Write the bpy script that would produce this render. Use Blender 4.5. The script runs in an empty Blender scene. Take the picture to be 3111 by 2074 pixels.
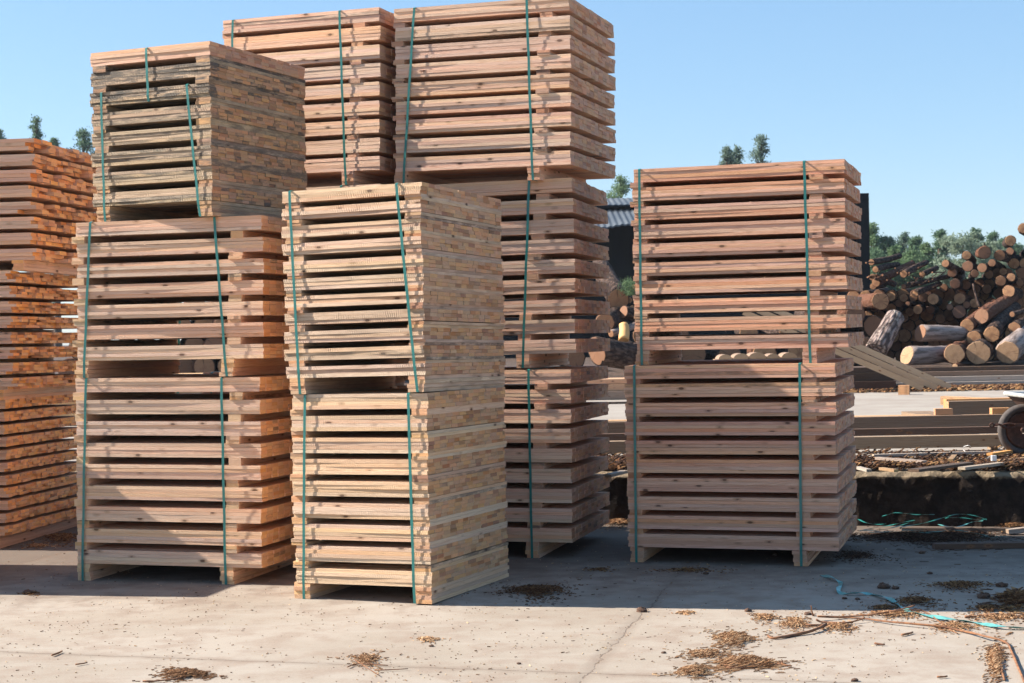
import bpy, math, random
import numpy as np
from mathutils import Matrix, Vector, noise as mnoise
C = bpy.context.scene
COL = C.collection
rnd = random.Random(7)
PI = math.pi

# ------------------------------------------------------------ camera
FPX, PITCH, ROLL, EYE = 4916.8, math.radians(.3024), math.radians(1.0358), 1.5
cd = bpy.data.cameras.new('camera'); cam = bpy.data.objects.new('camera', cd); COL.objects.link(cam)
cd.sensor_width = 36; cd.lens = FPX/3111*36; cd.clip_end = 2000; cd.clip_start = .05
cam.matrix_world = Matrix.Translation((0, 0, EYE)) @ Matrix.Rotation(PI/2-PITCH, 4, 'X') @ Matrix.Rotation(-ROLL, 4, 'Z')
cd.dof.use_dof = True; cd.dof.focus_distance = 10.2; cd.dof.aperture_fstop = 8
C.camera = cam
C.view_settings.view_transform = 'Standard'; C.view_settings.look = 'None'
C.view_settings.gamma = 1; C.view_settings.exposure = 1.4
C.cycles.max_bounces = 10; C.cycles.diffuse_bounces = 6

# ------------------------------------------------------------ sky and sun
SUN_EL = math.radians(35); SUN_SLOPE = .185          # light travels towards +x, slightly towards the camera
dx, dy = 1.0, -SUN_SLOPE; n_ = math.hypot(dx, dy); dx /= n_; dy /= n_
trav = Vector((dx*math.cos(SUN_EL), dy*math.cos(SUN_EL), -math.sin(SUN_EL)))
w = bpy.data.worlds.new('World'); C.world = w; w.use_nodes = True
nt = w.node_tree; bg = nt.nodes['Background']; sky = nt.nodes.new('ShaderNodeTexSky')
sky.sky_type = 'NISHITA'; sky.sun_disc = False; sky.sun_elevation = SUN_EL
sky.sun_rotation = math.atan2(-dx, -dy); sky.air_density = 1.0; sky.dust_density = .25; sky.ozone_density = 1.1
hs = nt.nodes.new('ShaderNodeHueSaturation'); hs.inputs['Saturation'].default_value = 1.1
mxs = nt.nodes.new('ShaderNodeMix'); mxs.data_type = 'RGBA'; mxs.inputs[0].default_value = .5; mxs.inputs[7].default_value = (1.75, 3.0, 4.7, 1)
nt.links.new(sky.outputs[0], mxs.inputs[6]); nt.links.new(mxs.outputs[2], hs.inputs['Color']); nt.links.new(hs.outputs[0], bg.inputs[0]); bg.inputs[1].default_value = .073
sl = bpy.data.lights.new('sun', 'SUN'); sun = bpy.data.objects.new('sun', sl); COL.objects.link(sun)
sl.energy = 5.0; sl.angle = math.radians(.55); sl.color = (1, .91, .79)
sun.rotation_euler = trav.to_track_quat('-Z', 'Y').to_euler(); sun.location = (-20, 5, 20)

def at(px, py, z=0., Z=None):
    """point of the yard (height z, or distance Z) seen at a pixel of the 3111 px photograph"""
    u2, v2 = px-1555.5, py-1037
    u = u2*math.cos(ROLL)-v2*math.sin(ROLL); v = u2*math.sin(ROLL)+v2*math.cos(ROLL)
    X, yc, zc = u/FPX, 1., -v/FPX
    Y = yc*math.cos(PITCH)+zc*math.sin(PITCH); zz = -yc*math.sin(PITCH)+zc*math.cos(PITCH)
    t = (z-EYE)/zz if Z is None else Z/Y
    return Vector((X*t, Y*t, EYE+zz*t))

# ------------------------------------------------------------ node helpers
def mat(name):
    m = bpy.data.materials.new(name); m.use_nodes = True
    return m, m.node_tree, m.node_tree.nodes['Principled BSDF']
def nd(nt, t, ins=None, **props):
    n = nt.nodes.new('ShaderNode'+t)
    for k, v in props.items(): setattr(n, k, v)
    for k, v in (ins or {}).items():
        s = n.inputs[k]
        if hasattr(v, 'is_linked') or hasattr(v, 'links'): nt.links.new(v, s)
        else: s.default_value = v
    return n
def mth(nt, op, a, b=0., c=0., clamp=False):
    n = nd(nt, 'Math', {0: a, 1: b, 2: c}, operation=op, use_clamp=clamp); return n.outputs[0]
def mixc(nt, f, a, b, mode='MIX'):
    n = nt.nodes.new('ShaderNodeMix'); n.data_type = 'RGBA'; n.blend_type = mode
    for s, v in ((n.inputs[0], f), (n.inputs[6], a), (n.inputs[7], b)):
        if hasattr(v, 'links'): nt.links.new(v, s)
        else: s.default_value = v if not isinstance(v, tuple) or len(v) == 4 else (*v, 1)
    return n.outputs[2]
def noi(nt, vec, scale=1., detail=3., rough=.55, out=0):
    n = nd(nt, 'TexNoise', {'Scale': scale, 'Detail': detail, 'Roughness': rough})
    if vec is not None: nt.links.new(vec, n.inputs['Vector'])
    return n.outputs[out]
def mr(nt, v, a, b, c=0., d=1.):
    return nd(nt, 'MapRange', {0: v, 1: a, 2: b, 3: c, 4: d}, interpolation_type='SMOOTHSTEP').outputs[0]
def comb(nt, a, b, c=0.):
    return nd(nt, 'CombineXYZ', {0: a, 1: b, 2: c}).outputs[0]

def wood(name, side1, side2, end1, end2, saw=0., weather=0., knot=.8, dirt=(.085, .075, .062), grainy=1., fuzz=0.):
    m, nt, b = mat(name)
    uv = nd(nt, 'UVMap', uv_map='UVMap').outputs[0]
    s = nd(nt, 'SeparateXYZ', {0: uv}); u, v = s.outputs[0], s.outputs[1]
    at_ = nd(nt, 'Attribute', attribute_name='Col'); sc = nd(nt, 'SeparateColor', {0: at_.outputs['Color']})
    r, g, bb, al = sc.outputs[0], sc.outputs[1], sc.outputs[2], at_.outputs['Alpha']
    rz = mth(nt, 'MULTIPLY', r, 37.)
    g1 = noi(nt, comb(nt, mth(nt, 'MULTIPLY', u, 3.), mth(nt, 'MULTIPLY', v, 110.), rz), 1., 4.)
    warp = noi(nt, comb(nt, mth(nt, 'MULTIPLY', u, 2.2), mth(nt, 'MULTIPLY', v, 16.), rz), 1., 2.)
    lines = mth(nt, 'SINE', mth(nt, 'ADD', mth(nt, 'MULTIPLY', warp, 34.), mth(nt, 'MULTIPLY', v, 320.)))
    lines = mr(nt, lines, -.2, 1.)
    c = mixc(nt, r, side1, side2)
    c = mixc(nt, mth(nt, 'MULTIPLY', lines, .27*grainy), c, (side2[0]*.74, side2[1]*.58, side2[2]*.46))
    c = mixc(nt, mr(nt, g1, .35, .75, 0., .3), c, (side1[0]*1.12, side1[1]*1.16, side1[2]*1.2))
    c = mixc(nt, mr(nt, g, 0., 1., 0., .45), c, (side1[0]*.82, side1[1]*.66, side1[2]*.52))
    vo = nd(nt, 'TexVoronoi', {'Vector': comb(nt, mth(nt, 'MULTIPLY', u, 10.), mth(nt, 'MULTIPLY', v, 22.), rz), 'Scale': 1.})
    kd = mth(nt, 'ADD', vo.outputs[0], mth(nt, 'MULTIPLY', mth(nt, 'SUBTRACT', g1, .5), .12))
    ks = nd(nt, 'SeparateColor', {0: vo.outputs[1]}).outputs[0]
    kf = mth(nt, 'MULTIPLY', mr(nt, kd, .13, .2, 1., 0.), mth(nt, 'GREATER_THAN', ks, knot))
    kh = mth(nt, 'MULTIPLY', mr(nt, kd, .18, .42, 1., 0.), mth(nt, 'GREATER_THAN', ks, knot))
    c = mixc(nt, mth(nt, 'MULTIPLY', kh, .45), c, (.30, .15, .07)); c = mixc(nt, mth(nt, 'MULTIPLY', kf, .85), c, (.10, .045, .025))
    # end grain
    dist = nd(nt, 'VectorMath', {0: comb(nt, u, v)}, operation='LENGTH').outputs['Value']
    wob = noi(nt, comb(nt, mth(nt, 'MULTIPLY', u, 40.), mth(nt, 'MULTIPLY', v, 40.), rz), 1., 2.)
    ring = mth(nt, 'SINE', mth(nt, 'ADD', mth(nt, 'MULTIPLY', dist, 1000.), mth(nt, 'MULTIPLY', wob, 5.)))
    e = mixc(nt, mr(nt, r, .55, 1.), end1, end2)
    e = mixc(nt, mth(nt, 'MULTIPLY', mr(nt, ring, 0., 1.), .35), e, (end1[0]*.62, end1[1]*.5, end1[2]*.42))
    e = mixc(nt, mth(nt, 'MULTIPLY', mth(nt, 'GREATER_THAN', g, .86), .5), e, (end1[0]*1.22, end1[1]*1.3, end1[2]*1.35))
    e = mixc(nt, mr(nt, wob, .3, .75, 0., .35), e, (end1[0]*.75, end1[1]*.66, end1[2]*.58))
    c = mixc(nt, al, c, e)
    # weathering / mould stains of its own shape
    wn = noi(nt, comb(nt, mth(nt, 'MULTIPLY', u, 7.), mth(nt, 'MULTIPLY', v, 30.), rz), 1., 5., .7)
    wf = mth(nt, 'MULTIPLY', mr(nt, wn, .34, .6), bb)
    c = mixc(nt, wf, c, dirt)
    # every board has a tone of its own, and slow stains along it
    tone = mth(nt, 'FRACT', mth(nt, 'MULTIPLY', r, 7.31)); tint = mth(nt, 'FRACT', mth(nt, 'MULTIPLY', r, 23.7))
    stn = noi(nt, comb(nt, mth(nt, 'MULTIPLY', u, 2.5), mth(nt, 'MULTIPLY', v, 9.), rz), 1., 3.)
    val = mth(nt, 'ADD', mth(nt, 'MULTIPLY', tone, .24), mth(nt, 'ADD', mth(nt, 'MULTIPLY', stn, .24), .80))
    hsv = nd(nt, 'HueSaturation', {'Hue': mth(nt, 'ADD', .490, mth(nt, 'MULTIPLY', tint, .017)), 'Saturation': mth(nt, 'ADD', .88, mth(nt, 'MULTIPLY', tone, .2)), 'Value': val, 'Color': c})
    c = hsv.outputs[0]
    nt.links.new(c, b.inputs['Base Color'])
    fine = noi(nt, comb(nt, mth(nt, 'MULTIPLY', u, 60.), mth(nt, 'MULTIPLY', v, 260.), rz), 1., 5., .75)
    h = mth(nt, 'ADD', mth(nt, 'MULTIPLY', fine, .8), mth(nt, 'MULTIPLY', g1, .5))
    if saw:
        st = mth(nt, 'SINE', mth(nt, 'ADD', mth(nt, 'MULTIPLY', u, 2*PI/.0115), mth(nt, 'ADD', mth(nt, 'MULTIPLY', v, 230.), mth(nt, 'MULTIPLY', wn, 22.))))
        st = mth(nt, 'MULTIPLY', mth(nt, 'MULTIPLY', st, mth(nt, 'SUBTRACT', 1., al)), mr(nt, noi(nt, comb(nt, mth(nt, 'MULTIPLY', u, 5.), mth(nt, 'MULTIPLY', v, 12.), rz), 1., 3.), .35, .65))
        h = mth(nt, 'ADD', h, mth(nt, 'MULTIPLY', st, saw))
    bp = nd(nt, 'Bump', {'Height': h, 'Strength': 1., 'Distance': .010})
    nt.links.new(bp.outputs[0], b.inputs['Normal'])
    b.inputs['Roughness'].default_value = .72; b.inputs['Specular IOR Level'].default_value = .3
    b.inputs['Sheen Weight'].default_value = fuzz; b.inputs['Sheen Roughness'].default_value = .45; b.inputs['Sheen Tint'].default_value = (1, .84, .66, 1)
    return m

# ------------------------------------------------------------ mesh builder
class MB:
    def __init__(s): s.v = []; s.f = []; s.uv = []; s.c = []; s.mi = []
    def face(s, idx, uvs, col, mi=0):
        s.f.append(idx); s.uv.extend(uvs); s.c.extend([col]*len(idx)); s.mi.append(mi)
    def board(s, o, ax, ay, az, L, wd, th, bow=.0015, segs=4, tone=None, weather=0., R=rnd, hue=None, taper=0.):
        """one sawn board: o = min corner, ax length dir, ay width dir, az thickness dir"""
        ax, ay, az = Vector(ax), Vector(ay), Vector(az); o = Vector(o)
        r = R.random() if tone is None else tone; g = R.random()**2 if hue is None else hue
        col = (r, g, weather, 0.); cole = (r, g, weather, 1.)
        ou, ov = R.uniform(0, 40), R.uniform(0, 40)
        b0 = len(s.v); ph = R.uniform(0, 6.3); am, an = R.uniform(-bow, bow)*1.5, R.uniform(-bow, bow)
        for i in range(segs+1):
            t = i/segs; q = math.sin(t*PI+ph*.3)
            dy = am*q + R.uniform(-bow, bow)*.4; dz = an*q*.35
            k = 1-taper*abs(t-.5)*2
            for (a, c) in ((0, 0), (1, 0), (1, 1), (0, 1)):
                s.v.append(o + ax*(L*t) + ay*(wd*(.5+(a-.5)*k)+dy) + az*(th*c+dz))
        per = [0, wd, wd+th, 2*wd+th, 2*wd+2*th]
        for i in range(segs):
            u0, u1 = ou+L*i/segs, ou+L*(i+1)/segs
            for k in range(4):
                k2 = (k+1) % 4
                s.face((b0+i*4+k, b0+i*4+k2, b0+i*4+4+k2, b0+i*4+4+k),
                       ((u0, ov+per[k]), (u0, ov+per[k+1]), (u1, ov+per[k+1]), (u1, ov+per[k])), col)
        p, q = R.uniform(-.06, .06+wd), R.uniform(-.12, .10)
        eu = ((-p, -q), (wd-p, -q), (wd-p, th-q), (-p, th-q))
        e = b0+segs*4
        s.face((b0+3, b0+2, b0+1, b0), (eu[3], eu[2], eu[1], eu[0]), cole)
        s.face((e, e+1, e+2, e+3), eu, cole)
    def tube(s, pts, r, n=7, col=(.5, .3, 0, 0), cap=True, mi=0, r1=None, R=rnd, rough=0.):
        pts = [Vector(p) for p in pts]; b0 = len(s.v); m = len(pts)
        up = Vector((.13, .21, 1)).normalized()
        ou = R.uniform(0, 20); L = 0
        for i, p in enumerate(pts):
            t = (pts[min(i+1, m-1)]-pts[max(i-1, 0)]).normalized()
            a = t.cross(up); a = a.normalized() if a.length > 1e-4 else Vector((1, 0, 0)); b = t.cross(a)
            rr = r if r1 is None else r+(r1-r)*i/(m-1)
            for k in range(n):
                w_ = 2*PI*k/n; q = rr*(1+R.uniform(-rough, rough))
                s.v.append(p+a*(q*math.cos(w_))+b*(q*math.sin(w_)))
        for i in range(m-1):
            d = (pts[i+1]-pts[i]).length
            for k in range(n):
                k2 = (k+1) % n; v0, v1 = 2*PI*r*k/n, 2*PI*r*(k+1)/n
                s.face((b0+i*n+k, b0+i*n+n+k, b0+i*n+n+k2, b0+i*n+k2), ((ou+L, v0), (ou+L+d, v0), (ou+L+d, v1), (ou+L, v1)), col, mi)
            L += d
        if cap:
            e = b0+(m-1)*n; uvs = [(.01*math.cos(k), .01*math.sin(k)) for k in range(n)]
            s.face(tuple(b0+k for k in range(n)), uvs, (*col[:3], 1.), mi)
            s.face(tuple(e+k for k in reversed(range(n))), uvs, (*col[:3], 1.), mi)
    def poly(s, pts, col=(.5, .3, 0, 0), mi=0):
        b0 = len(s.v); s.v.extend(Vector(p) for p in pts)
        s.face(tuple(range(b0, b0+len(pts))), [(p[0], p[1]) for p in pts], col, mi)
    def build(s, name, mats, parent=None, smooth=False, loc=None):
        me = bpy.data.meshes.new(name)
        V = [tuple(p-loc) for p in s.v] if loc is not None else [tuple(p) for p in s.v]
        me.from_pydata(V, [], s.f)
        uv = me.uv_layers.new(name='UVMap'); uv.data.foreach_set('uv', np.array(s.uv, 'f').ravel())
        ca = me.color_attributes.new('Col', 'FLOAT_COLOR', 'CORNER'); ca.data.foreach_set('color', np.array(s.c, 'f').ravel())
        for m_ in (mats if isinstance(mats, (list, tuple)) else [mats]): me.materials.append(m_)
        if any(s.mi): me.polygons.foreach_set('material_index', s.mi)
        if smooth: me.polygons.foreach_set('use_smooth', [True]*len(s.f))
        o = bpy.data.objects.new(name, me); COL.objects.link(o)
        if parent: o.parent = parent
        if loc is not None: o.location = loc
        me.update()
        return o
def tag(o, label=None, cat=None, group=None, kind=None):
    for k, v in (('label', label), ('category', cat), ('group', group), ('kind', kind)):
        if v: o[k] = v
    return o
def empty(name, M=None, loc=None):
    o = bpy.data.objects.new(name, None); COL.objects.link(o); o.empty_display_size = .2
    if M is not None: o.matrix_world = M
    if loc is not None: o.location = loc
    return o
X_, Y_, Z_ = Vector((1, 0, 0)), Vector((0, 1, 0)), Vector((0, 0, 1))

# ------------------------------------------------------------ materials
W = {
 'A': wood('pine_left_column', (.80, .56, .39), (.68, .43, .28), (.78, .50, .28), (.64, .37, .18), weather=.3),
 'Au': wood('pine_weathered', (.64, .48, .32), (.52, .37, .23), (.68, .39, .20), (.46, .24, .12), saw=.35, dirt=(.13, .108, .085)),
 'B': wood('pine_rough_sawn', (.82, .60, .42), (.70, .46, .29), (.72, .42, .23), (.42, .20, .10), saw=.4),
 'Bl': wood('pine_rough_pale', (.80, .58, .39), (.68, .45, .27), (.72, .42, .22), (.42, .20, .10), saw=.1),
 'C': wood('pine_back_column', (.83, .57, .40), (.72, .43, .28), (.66, .37, .22), (.47, .23, .13)),
 'D': wood('pine_right_column', (.82, .50, .34), (.68, .35, .21), (.62, .34, .21), (.44, .21, .12), knot=.72, grainy=1.3),
 'F': wood('pine_orange', (.72, .50, .36), (.62, .40, .27), (.82, .44, .18), (.60, .27, .10)),
 'T': wood('yard_timber', (.35, .24, .155), (.24, .155, .095), (.50, .33, .17), (.4, .24, .11)),
 'Ty': wood('fresh_timber', (.62, .37, .17), (.56, .30, .13), (.60, .33, .15), (.5, .26, .11)),
 'Tn': wood('tan_plank', (.50, .37, .24), (.42, .29, .18), (.5, .33, .17), (.4, .24, .11)),
 'Td': wood('dark_old_timber', (.12, .08, .06), (.08, .055, .04), (.16, .1, .07), (.1, .06, .04)),
 'Tg': wood('grey_old_timber', (.40, .34, .29), (.30, .25, .21), (.4, .32, .24), (.3, .22, .16)),
}
def simple(name, col, rough=.6, metal=0., spec=.4, var=0., scale=8., col2=None, bump=0., bscale=40.):
    m, nt, b = mat(name); b.inputs['Roughness'].default_value = rough; b.inputs['Metallic'].default_value = metal
    b.inputs['Specular IOR Level'].default_value = spec
    tc = nd(nt, 'TexCoord').outputs['Object']
    c2 = col2 or tuple(x*(1-var) for x in col)
    c = mixc(nt, mr(nt, noi(nt, tc, scale, 5., .65), .35, .65), col, c2)
    nt.links.new(c, b.inputs['Base Color'])
    if bump: nt.links.new(nd(nt, 'Bump', {'Height': noi(nt, tc, bscale, 4., .65), 'Strength': .8, 'Distance': bump}).outputs[0], b.inputs['Normal'])
    return m
M_strap = simple('green_strap', (.02, .18, .16), .38, spec=.6, var=.2, scale=30)
M_teal = simple('teal_strap', (.11, .36, .35), .35, spec=.6, var=.25, scale=25)
M_rubber = simple('old_rubber', (.09, .075, .07), .85, var=.3, scale=30, bump=.002, bscale=120)
M_rust = simple('rusty_steel', (.10, .045, .03), .75, metal=.2, var=.5, scale=22, bump=.001)
M_galv = simple('galvanised_sheet', (.55, .55, .53), .5, metal=.4, var=.25, scale=10)
M_white = simple('white_plastic', (.75, .75, .75), .5, var=.1)

def m_litter(name, cols):
    m, nt, b = mat(name)
    a = nd(nt, 'Attribute', attribute_name='Col'); r = nd(nt, 'SeparateColor', {0: a.outputs['Color']}).outputs[0]
    cr = nd(nt, 'ValToRGB', {0: r}); el = cr.color_ramp.elements
    while len(el) < len(cols): el.new(.5)
    for i, c in enumerate(cols): el[i].position = i/(len(cols)-1); el[i].color = (*c, 1)
    nt.links.new(cr.outputs[0], b.inputs['Base Color']); b.inputs['Roughness'].default_value = .9
    b.inputs['Specular IOR Level'].default_value = .15
    return m
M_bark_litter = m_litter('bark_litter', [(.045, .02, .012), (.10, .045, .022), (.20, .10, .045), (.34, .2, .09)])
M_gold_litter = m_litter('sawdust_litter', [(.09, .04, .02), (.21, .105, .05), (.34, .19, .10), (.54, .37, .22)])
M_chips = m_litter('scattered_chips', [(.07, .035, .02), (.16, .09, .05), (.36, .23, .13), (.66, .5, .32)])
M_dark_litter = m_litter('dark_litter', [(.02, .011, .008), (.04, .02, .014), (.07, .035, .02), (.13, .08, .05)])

# ground concrete
def m_concrete():
    m, nt, b = mat('yard_concrete')
    P = nd(nt, 'NewGeometry').outputs['Position']; s = nd(nt, 'SeparateXYZ', {0: P}); x, y = s.outputs[0], s.outputs[1]
    big = noi(nt, P, .9, 5., .6); med = noi(nt, P, 4.5, 5., .65); fin = noi(nt, P, 90., 3., .7)
    sm = nd(nt, 'Mapping', {0: P, 2: (0, 0, -.25), 3: (1.2, 6., 1)}).outputs[0]; streak = noi(nt, sm, 1., 4., .6)
    c = mixc(nt, mr(nt, big, .35, .65), (.325, .28, .235), (.27, .225, .18))
    c = mixc(nt, mr(nt, med, .42, .66, 0., .75), c, (.235, .175, .135))
    c = mixc(nt, mr(nt, streak, .5, .72, 0., .4), c, (.35, .315, .275))
    c = mixc(nt, mr(nt, fin, .3, .75, 0., .35), c, (.375, .34, .295))
    spk = nd(nt, 'TexVoronoi', {'Vector': P, 'Scale': 55.}); sd = mth(nt, 'MULTIPLY', mth(nt, 'LESS_THAN', spk.outputs[0], .13), mth(nt, 'GREATER_THAN', nd(nt, 'SeparateColor', {0: spk.outputs[1]}).outputs[0], .88))
    c = mixc(nt, mth(nt, 'MULTIPLY', sd, .5), c, (.16, .10, .07))
    # dirt beside the stacks and wall; its dark colour also deepens their shade
    soil_shade = mr(nt, mth(nt, 'ADD', y, mth(nt, 'MULTIPLY', med, 2.4)), 9.8, 12.4, 0., .85)
    c = mixc(nt, soil_shade, c, (.10, .075, .06))
    wob = mth(nt, 'MULTIPLY', mth(nt, 'SUBTRACT', noi(nt, P, 5., 4., .7), .5), .05)
    wob2 = mth(nt, 'MULTIPLY', mth(nt, 'SUBTRACT', noi(nt, P, 3., 6., .8), .5), .12)
    def line(p0, d, wb, hw):
        L = math.hypot(*d); nx, ny = -d[1]/L, d[0]/L
        q = mth(nt, 'ADD', mth(nt, 'MULTIPLY', x, nx), mth(nt, 'MULTIPLY', y, ny)); q = mth(nt, 'SUBTRACT', q, p0[0]*nx+p0[1]*ny)
        return mth(nt, 'ABSOLUTE', mth(nt, 'ADD', q, wb)), hw
    cr = None
    for p0, d, wb, hw in (((-2.507, 7.833), (1, -.262), wob, .009), ((.304, 7.071), (.243, 1), wob2, .007), ((-4.2, 12.6), (1, -.262), wob, .009), ((-4.0, 8.2), (.243, 1), wob, .009)):
        q, hw = line(p0, d, wb, hw)
        f = mr(nt, q, hw*.3, hw, 1., 0.)
        halo = mr(nt, q, 0., .07, .35, 0.)
        f = mth(nt, 'MAXIMUM', mth(nt, 'MULTIPLY', f, mr(nt, noi(nt, P, 11., 3.), .3, .55, .25, 1.)), halo)
        cr = f if cr is None else mth(nt, 'MAXIMUM', cr, f)
    c = mixc(nt, mth(nt, 'MULTIPLY', cr, .8), c, (.14, .10, .075))
    nt.links.new(c, b.inputs['Base Color']); b.inputs['Roughness'].default_value = .85; b.inputs['Specular IOR Level'].default_value = .25
    h = mth(nt, 'SUBTRACT', mth(nt, 'ADD', mth(nt, 'MULTIPLY', fin, .5), mth(nt, 'MULTIPLY', med, 1.2)), mth(nt, 'MULTIPLY', cr, 2.))
    nt.links.new(nd(nt, 'Bump', {'Height': h, 'Strength': .5, 'Distance': .004}).outputs[0], b.inputs['Normal'])
    return m
M_conc = m_concrete()
def m_wall():
    m, nt, b = mat('mossy_wall')
    P = nd(nt, 'NewGeometry').outputs['Position']; z = nd(nt, 'SeparateXYZ', {0: P}).outputs[2]
    n = noi(nt, P, 9., 6., .7)
    c = mixc(nt, mr(nt, n, .35, .7), (.018, .013, .011), (.042, .031, .025))
    edge = mr(nt, mth(nt, 'ADD', z, mth(nt, 'MULTIPLY', mth(nt, 'SUBTRACT', n, .5), .12)), .35, .385)
    c = mixc(nt, edge, c, (.24, .185, .125))
    nt.links.new(c, b.inputs['Base Color']); b.inputs['Roughness'].default_value = .95; b.inputs['Specular IOR Level'].default_value = .1
    nt.links.new(nd(nt, 'Bump', {'Height': noi(nt, P, 28., 5., .7), 'Strength': 1., 'Distance': .03}).outputs[0], b.inputs['Normal'])
    return m
M_wall = m_wall()
M_slab2 = simple('far_concrete', (.31, .275, .235), .85, col2=(.26, .22, .185), scale=1.3, bump=.004, bscale=30)
M_earth = simple('log_yard_earth', (.09, .055, .04), .95, col2=(.045, .03, .022), scale=3., bump=.03, bscale=12)

def m_bark():
    m, nt, b = mat('pine_bark')
    tc = nd(nt, 'TexCoord').outputs['Object']; oi = nd(nt, 'ObjectInfo').outputs['Random']
    mp = nd(nt, 'Mapping', {0: tc, 3: (9., 3.5, 9.)}).outputs[0]
    mp = nd(nt, 'VectorMath', {0: mp, 1: comb(nt, mth(nt, 'MULTIPLY', oi, 90.), oi)}, operation='ADD').outputs[0]
    v = nd(nt, 'TexVoronoi', {'Vector': mp, 'Scale': 1.6}); n = noi(nt, mp, 2.5, 5., .7)
    c = mixc(nt, mr(nt, v.outputs[0], .1, .6), (.105, .066, .05), (.03, .018, .014))
    c = mixc(nt, mr(nt, n, .45, .7), c, (.13, .088, .072))
    c = mixc(nt, mth(nt, 'MULTIPLY', mth(nt, 'GREATER_THAN', oi, .72), .6), c, (.17, .068, .036))
    nt.links.new(c, b.inputs['Base Color']); b.inputs['Roughness'].default_value = .92; b.inputs['Specular IOR Level'].default_value = .15
    h = mth(nt, 'ADD', mth(nt, 'MULTIPLY', v.outputs[0], -1.), n)
    nt.links.new(nd(nt, 'Bump', {'Height': h, 'Strength': 1., 'Distance': .035}).outputs[0], b.inputs['Normal'])
    return m
M_bark = m_bark()
def m_greylog():
    m, nt, b = mat('debarked_grey_log')
    tc = nd(nt, 'TexCoord').outputs['Object']
    n = noi(nt, nd(nt, 'Mapping', {0: tc, 3: (14., 2., 14.)}).outputs[0], 1., 5., .7)
    c = mixc(nt, mr(nt, n, .4, .62), (.30, .235, .21), (.12, .085, .07))
    nt.links.new(c, b.inputs['Base Color']); b.inputs['Roughness'].default_value = .85
    nt.links.new(nd(nt, 'Bump', {'Height': n, 'Strength': .6, 'Distance': .01}).outputs[0], b.inputs['Normal'])
    return m
M_greylog = m_greylog()
def m_stump():
    m, nt, b = mat('grey_furrowed_bark')
    tc = nd(nt, 'TexCoord').outputs['Object']
    v = nd(nt, 'TexVoronoi', {'Vector': nd(nt, 'Mapping', {0: tc, 3: (16., 4., 16.)}).outputs[0], 'Scale': 1.}); n = noi(nt, tc, 9., 5., .7)
    c = mixc(nt, mr(nt, v.outputs[0], .25, .62), (.34, .25, .22), (.07, .045, .038)); c = mixc(nt, mr(nt, n, .5, .7), c, (.44, .36, .30))
    nt.links.new(c, b.inputs['Base Color']); b.inputs['Roughness'].default_value = .95
    nt.links.new(nd(nt, 'Bump', {'Height': mth(nt, 'SUBTRACT', n, v.outputs[0]), 'Strength': 1., 'Distance': .06}).outputs[0], b.inputs['Normal'])
    return m
M_stump = m_stump()
def m_end(name, c1, c2, c3):
    m, nt, b = mat(name)
    tc = nd(nt, 'TexCoord').outputs['Object']; oi = nd(nt, 'ObjectInfo').outputs['Random']; s = nd(nt, 'SeparateXYZ', {0: tc})
    d = nd(nt, 'VectorMath', {0: comb(nt, s.outputs[0], s.outputs[2])}, operation='LENGTH').outputs['Value']
    n = noi(nt, tc, 7., 4., .65)
    ring = mth(nt, 'SINE', mth(nt, 'ADD', mth(nt, 'MULTIPLY', d, 330.), mth(nt, 'MULTIPLY', n, 6.)))
    c = mixc(nt, oi, c1, c2); c = mixc(nt, mth(nt, 'MULTIPLY', mr(nt, ring, 0., 1.), .55), c, c3); c = mixc(nt, mr(nt, d, .01, .07, .55, 0.), c, c3)
    ang = mth(nt, 'ARCTAN2', s.outputs[0], s.outputs[2]); ck = noi(nt, comb(nt, mth(nt, 'MULTIPLY', ang, 3.5), mth(nt, 'MULTIPLY', oi, 70.), mth(nt, 'MULTIPLY', d, 2.)), 1., 2.)
    c = mixc(nt, mth(nt, 'MULTIPLY', mr(nt, ck, .63, .68), .75), c, (.05, .025, .015))
    c = mixc(nt, mr(nt, n, .42, .65, 0., .6), c, c3)
    nt.links.new(c, b.inputs['Base Color']); b.inputs['Roughness'].default_value = .85
    nt.links.new(nd(nt, 'Bump', {'Height': n, 'Strength': .5, 'Distance': .01}).outputs[0], b.inputs['Normal'])
    return m
M_end = m_end('log_cut_end', (.56, .30, .14), (.16, .075, .045), (.24, .11, .055))  # darker tone, drawn at random, paints ends dimmed in the pile's shade
M_endpale = m_end('log_cut_end_pale', (.46, .29, .17), (.40, .24, .13), (.26, .15, .08))

# ------------------------------------------------------------ setting: ground, raised yard, wall
g = MB(); g.poly([(-300, -60, 0), (300, -60, 0), (300, 380, 0), (-300, 380, 0)])
tag(g.build('ground', M_conc), kind='structure')
def wl(x): return 12.152-.218*(x-2.805)          # line of the retaining wall
g = MB(); xs = [-60, 60]
g.poly([(-60, wl(-60)+.16, .396), (60, wl(60)+.16, .396), (60, 30.6, .396), (-60, 30.6, .396)])
tag(g.build('raised_yard', M_slab2), kind='structure')
g = MB(); NX = 60; NY = 14
def hy(x, y):
    return .40+.32*min(1, max(0, (y-30.3)/.9))+.06*mnoise.noise(Vector((x*.7, y*.7, 3)))
gx = [-70+i*140/NX for i in range(NX+1)]; gy = [30.2+.5*j+.9*j*j for j in range(NY+1)]
for yy in gy:
    for xx in gx: g.v.append(Vector((xx, yy, hy(xx, yy))))
for j in range(NY):
    for i in range(NX):
        a = j*(NX+1)+i; g.face((a, a+1, a+NX+2, a+NX+1), ((0, 0),)*4, (.5, .5, 0, 0))
tag(g.build('log_yard_ground', M_earth), kind='structure')
g = MB(); g.poly([(-300, 110, .3), (300, 110, .3), (300, 380, .5), (-300, 380, .5)])
tag(g.build('far_field', M_earth), kind='structure')
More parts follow.
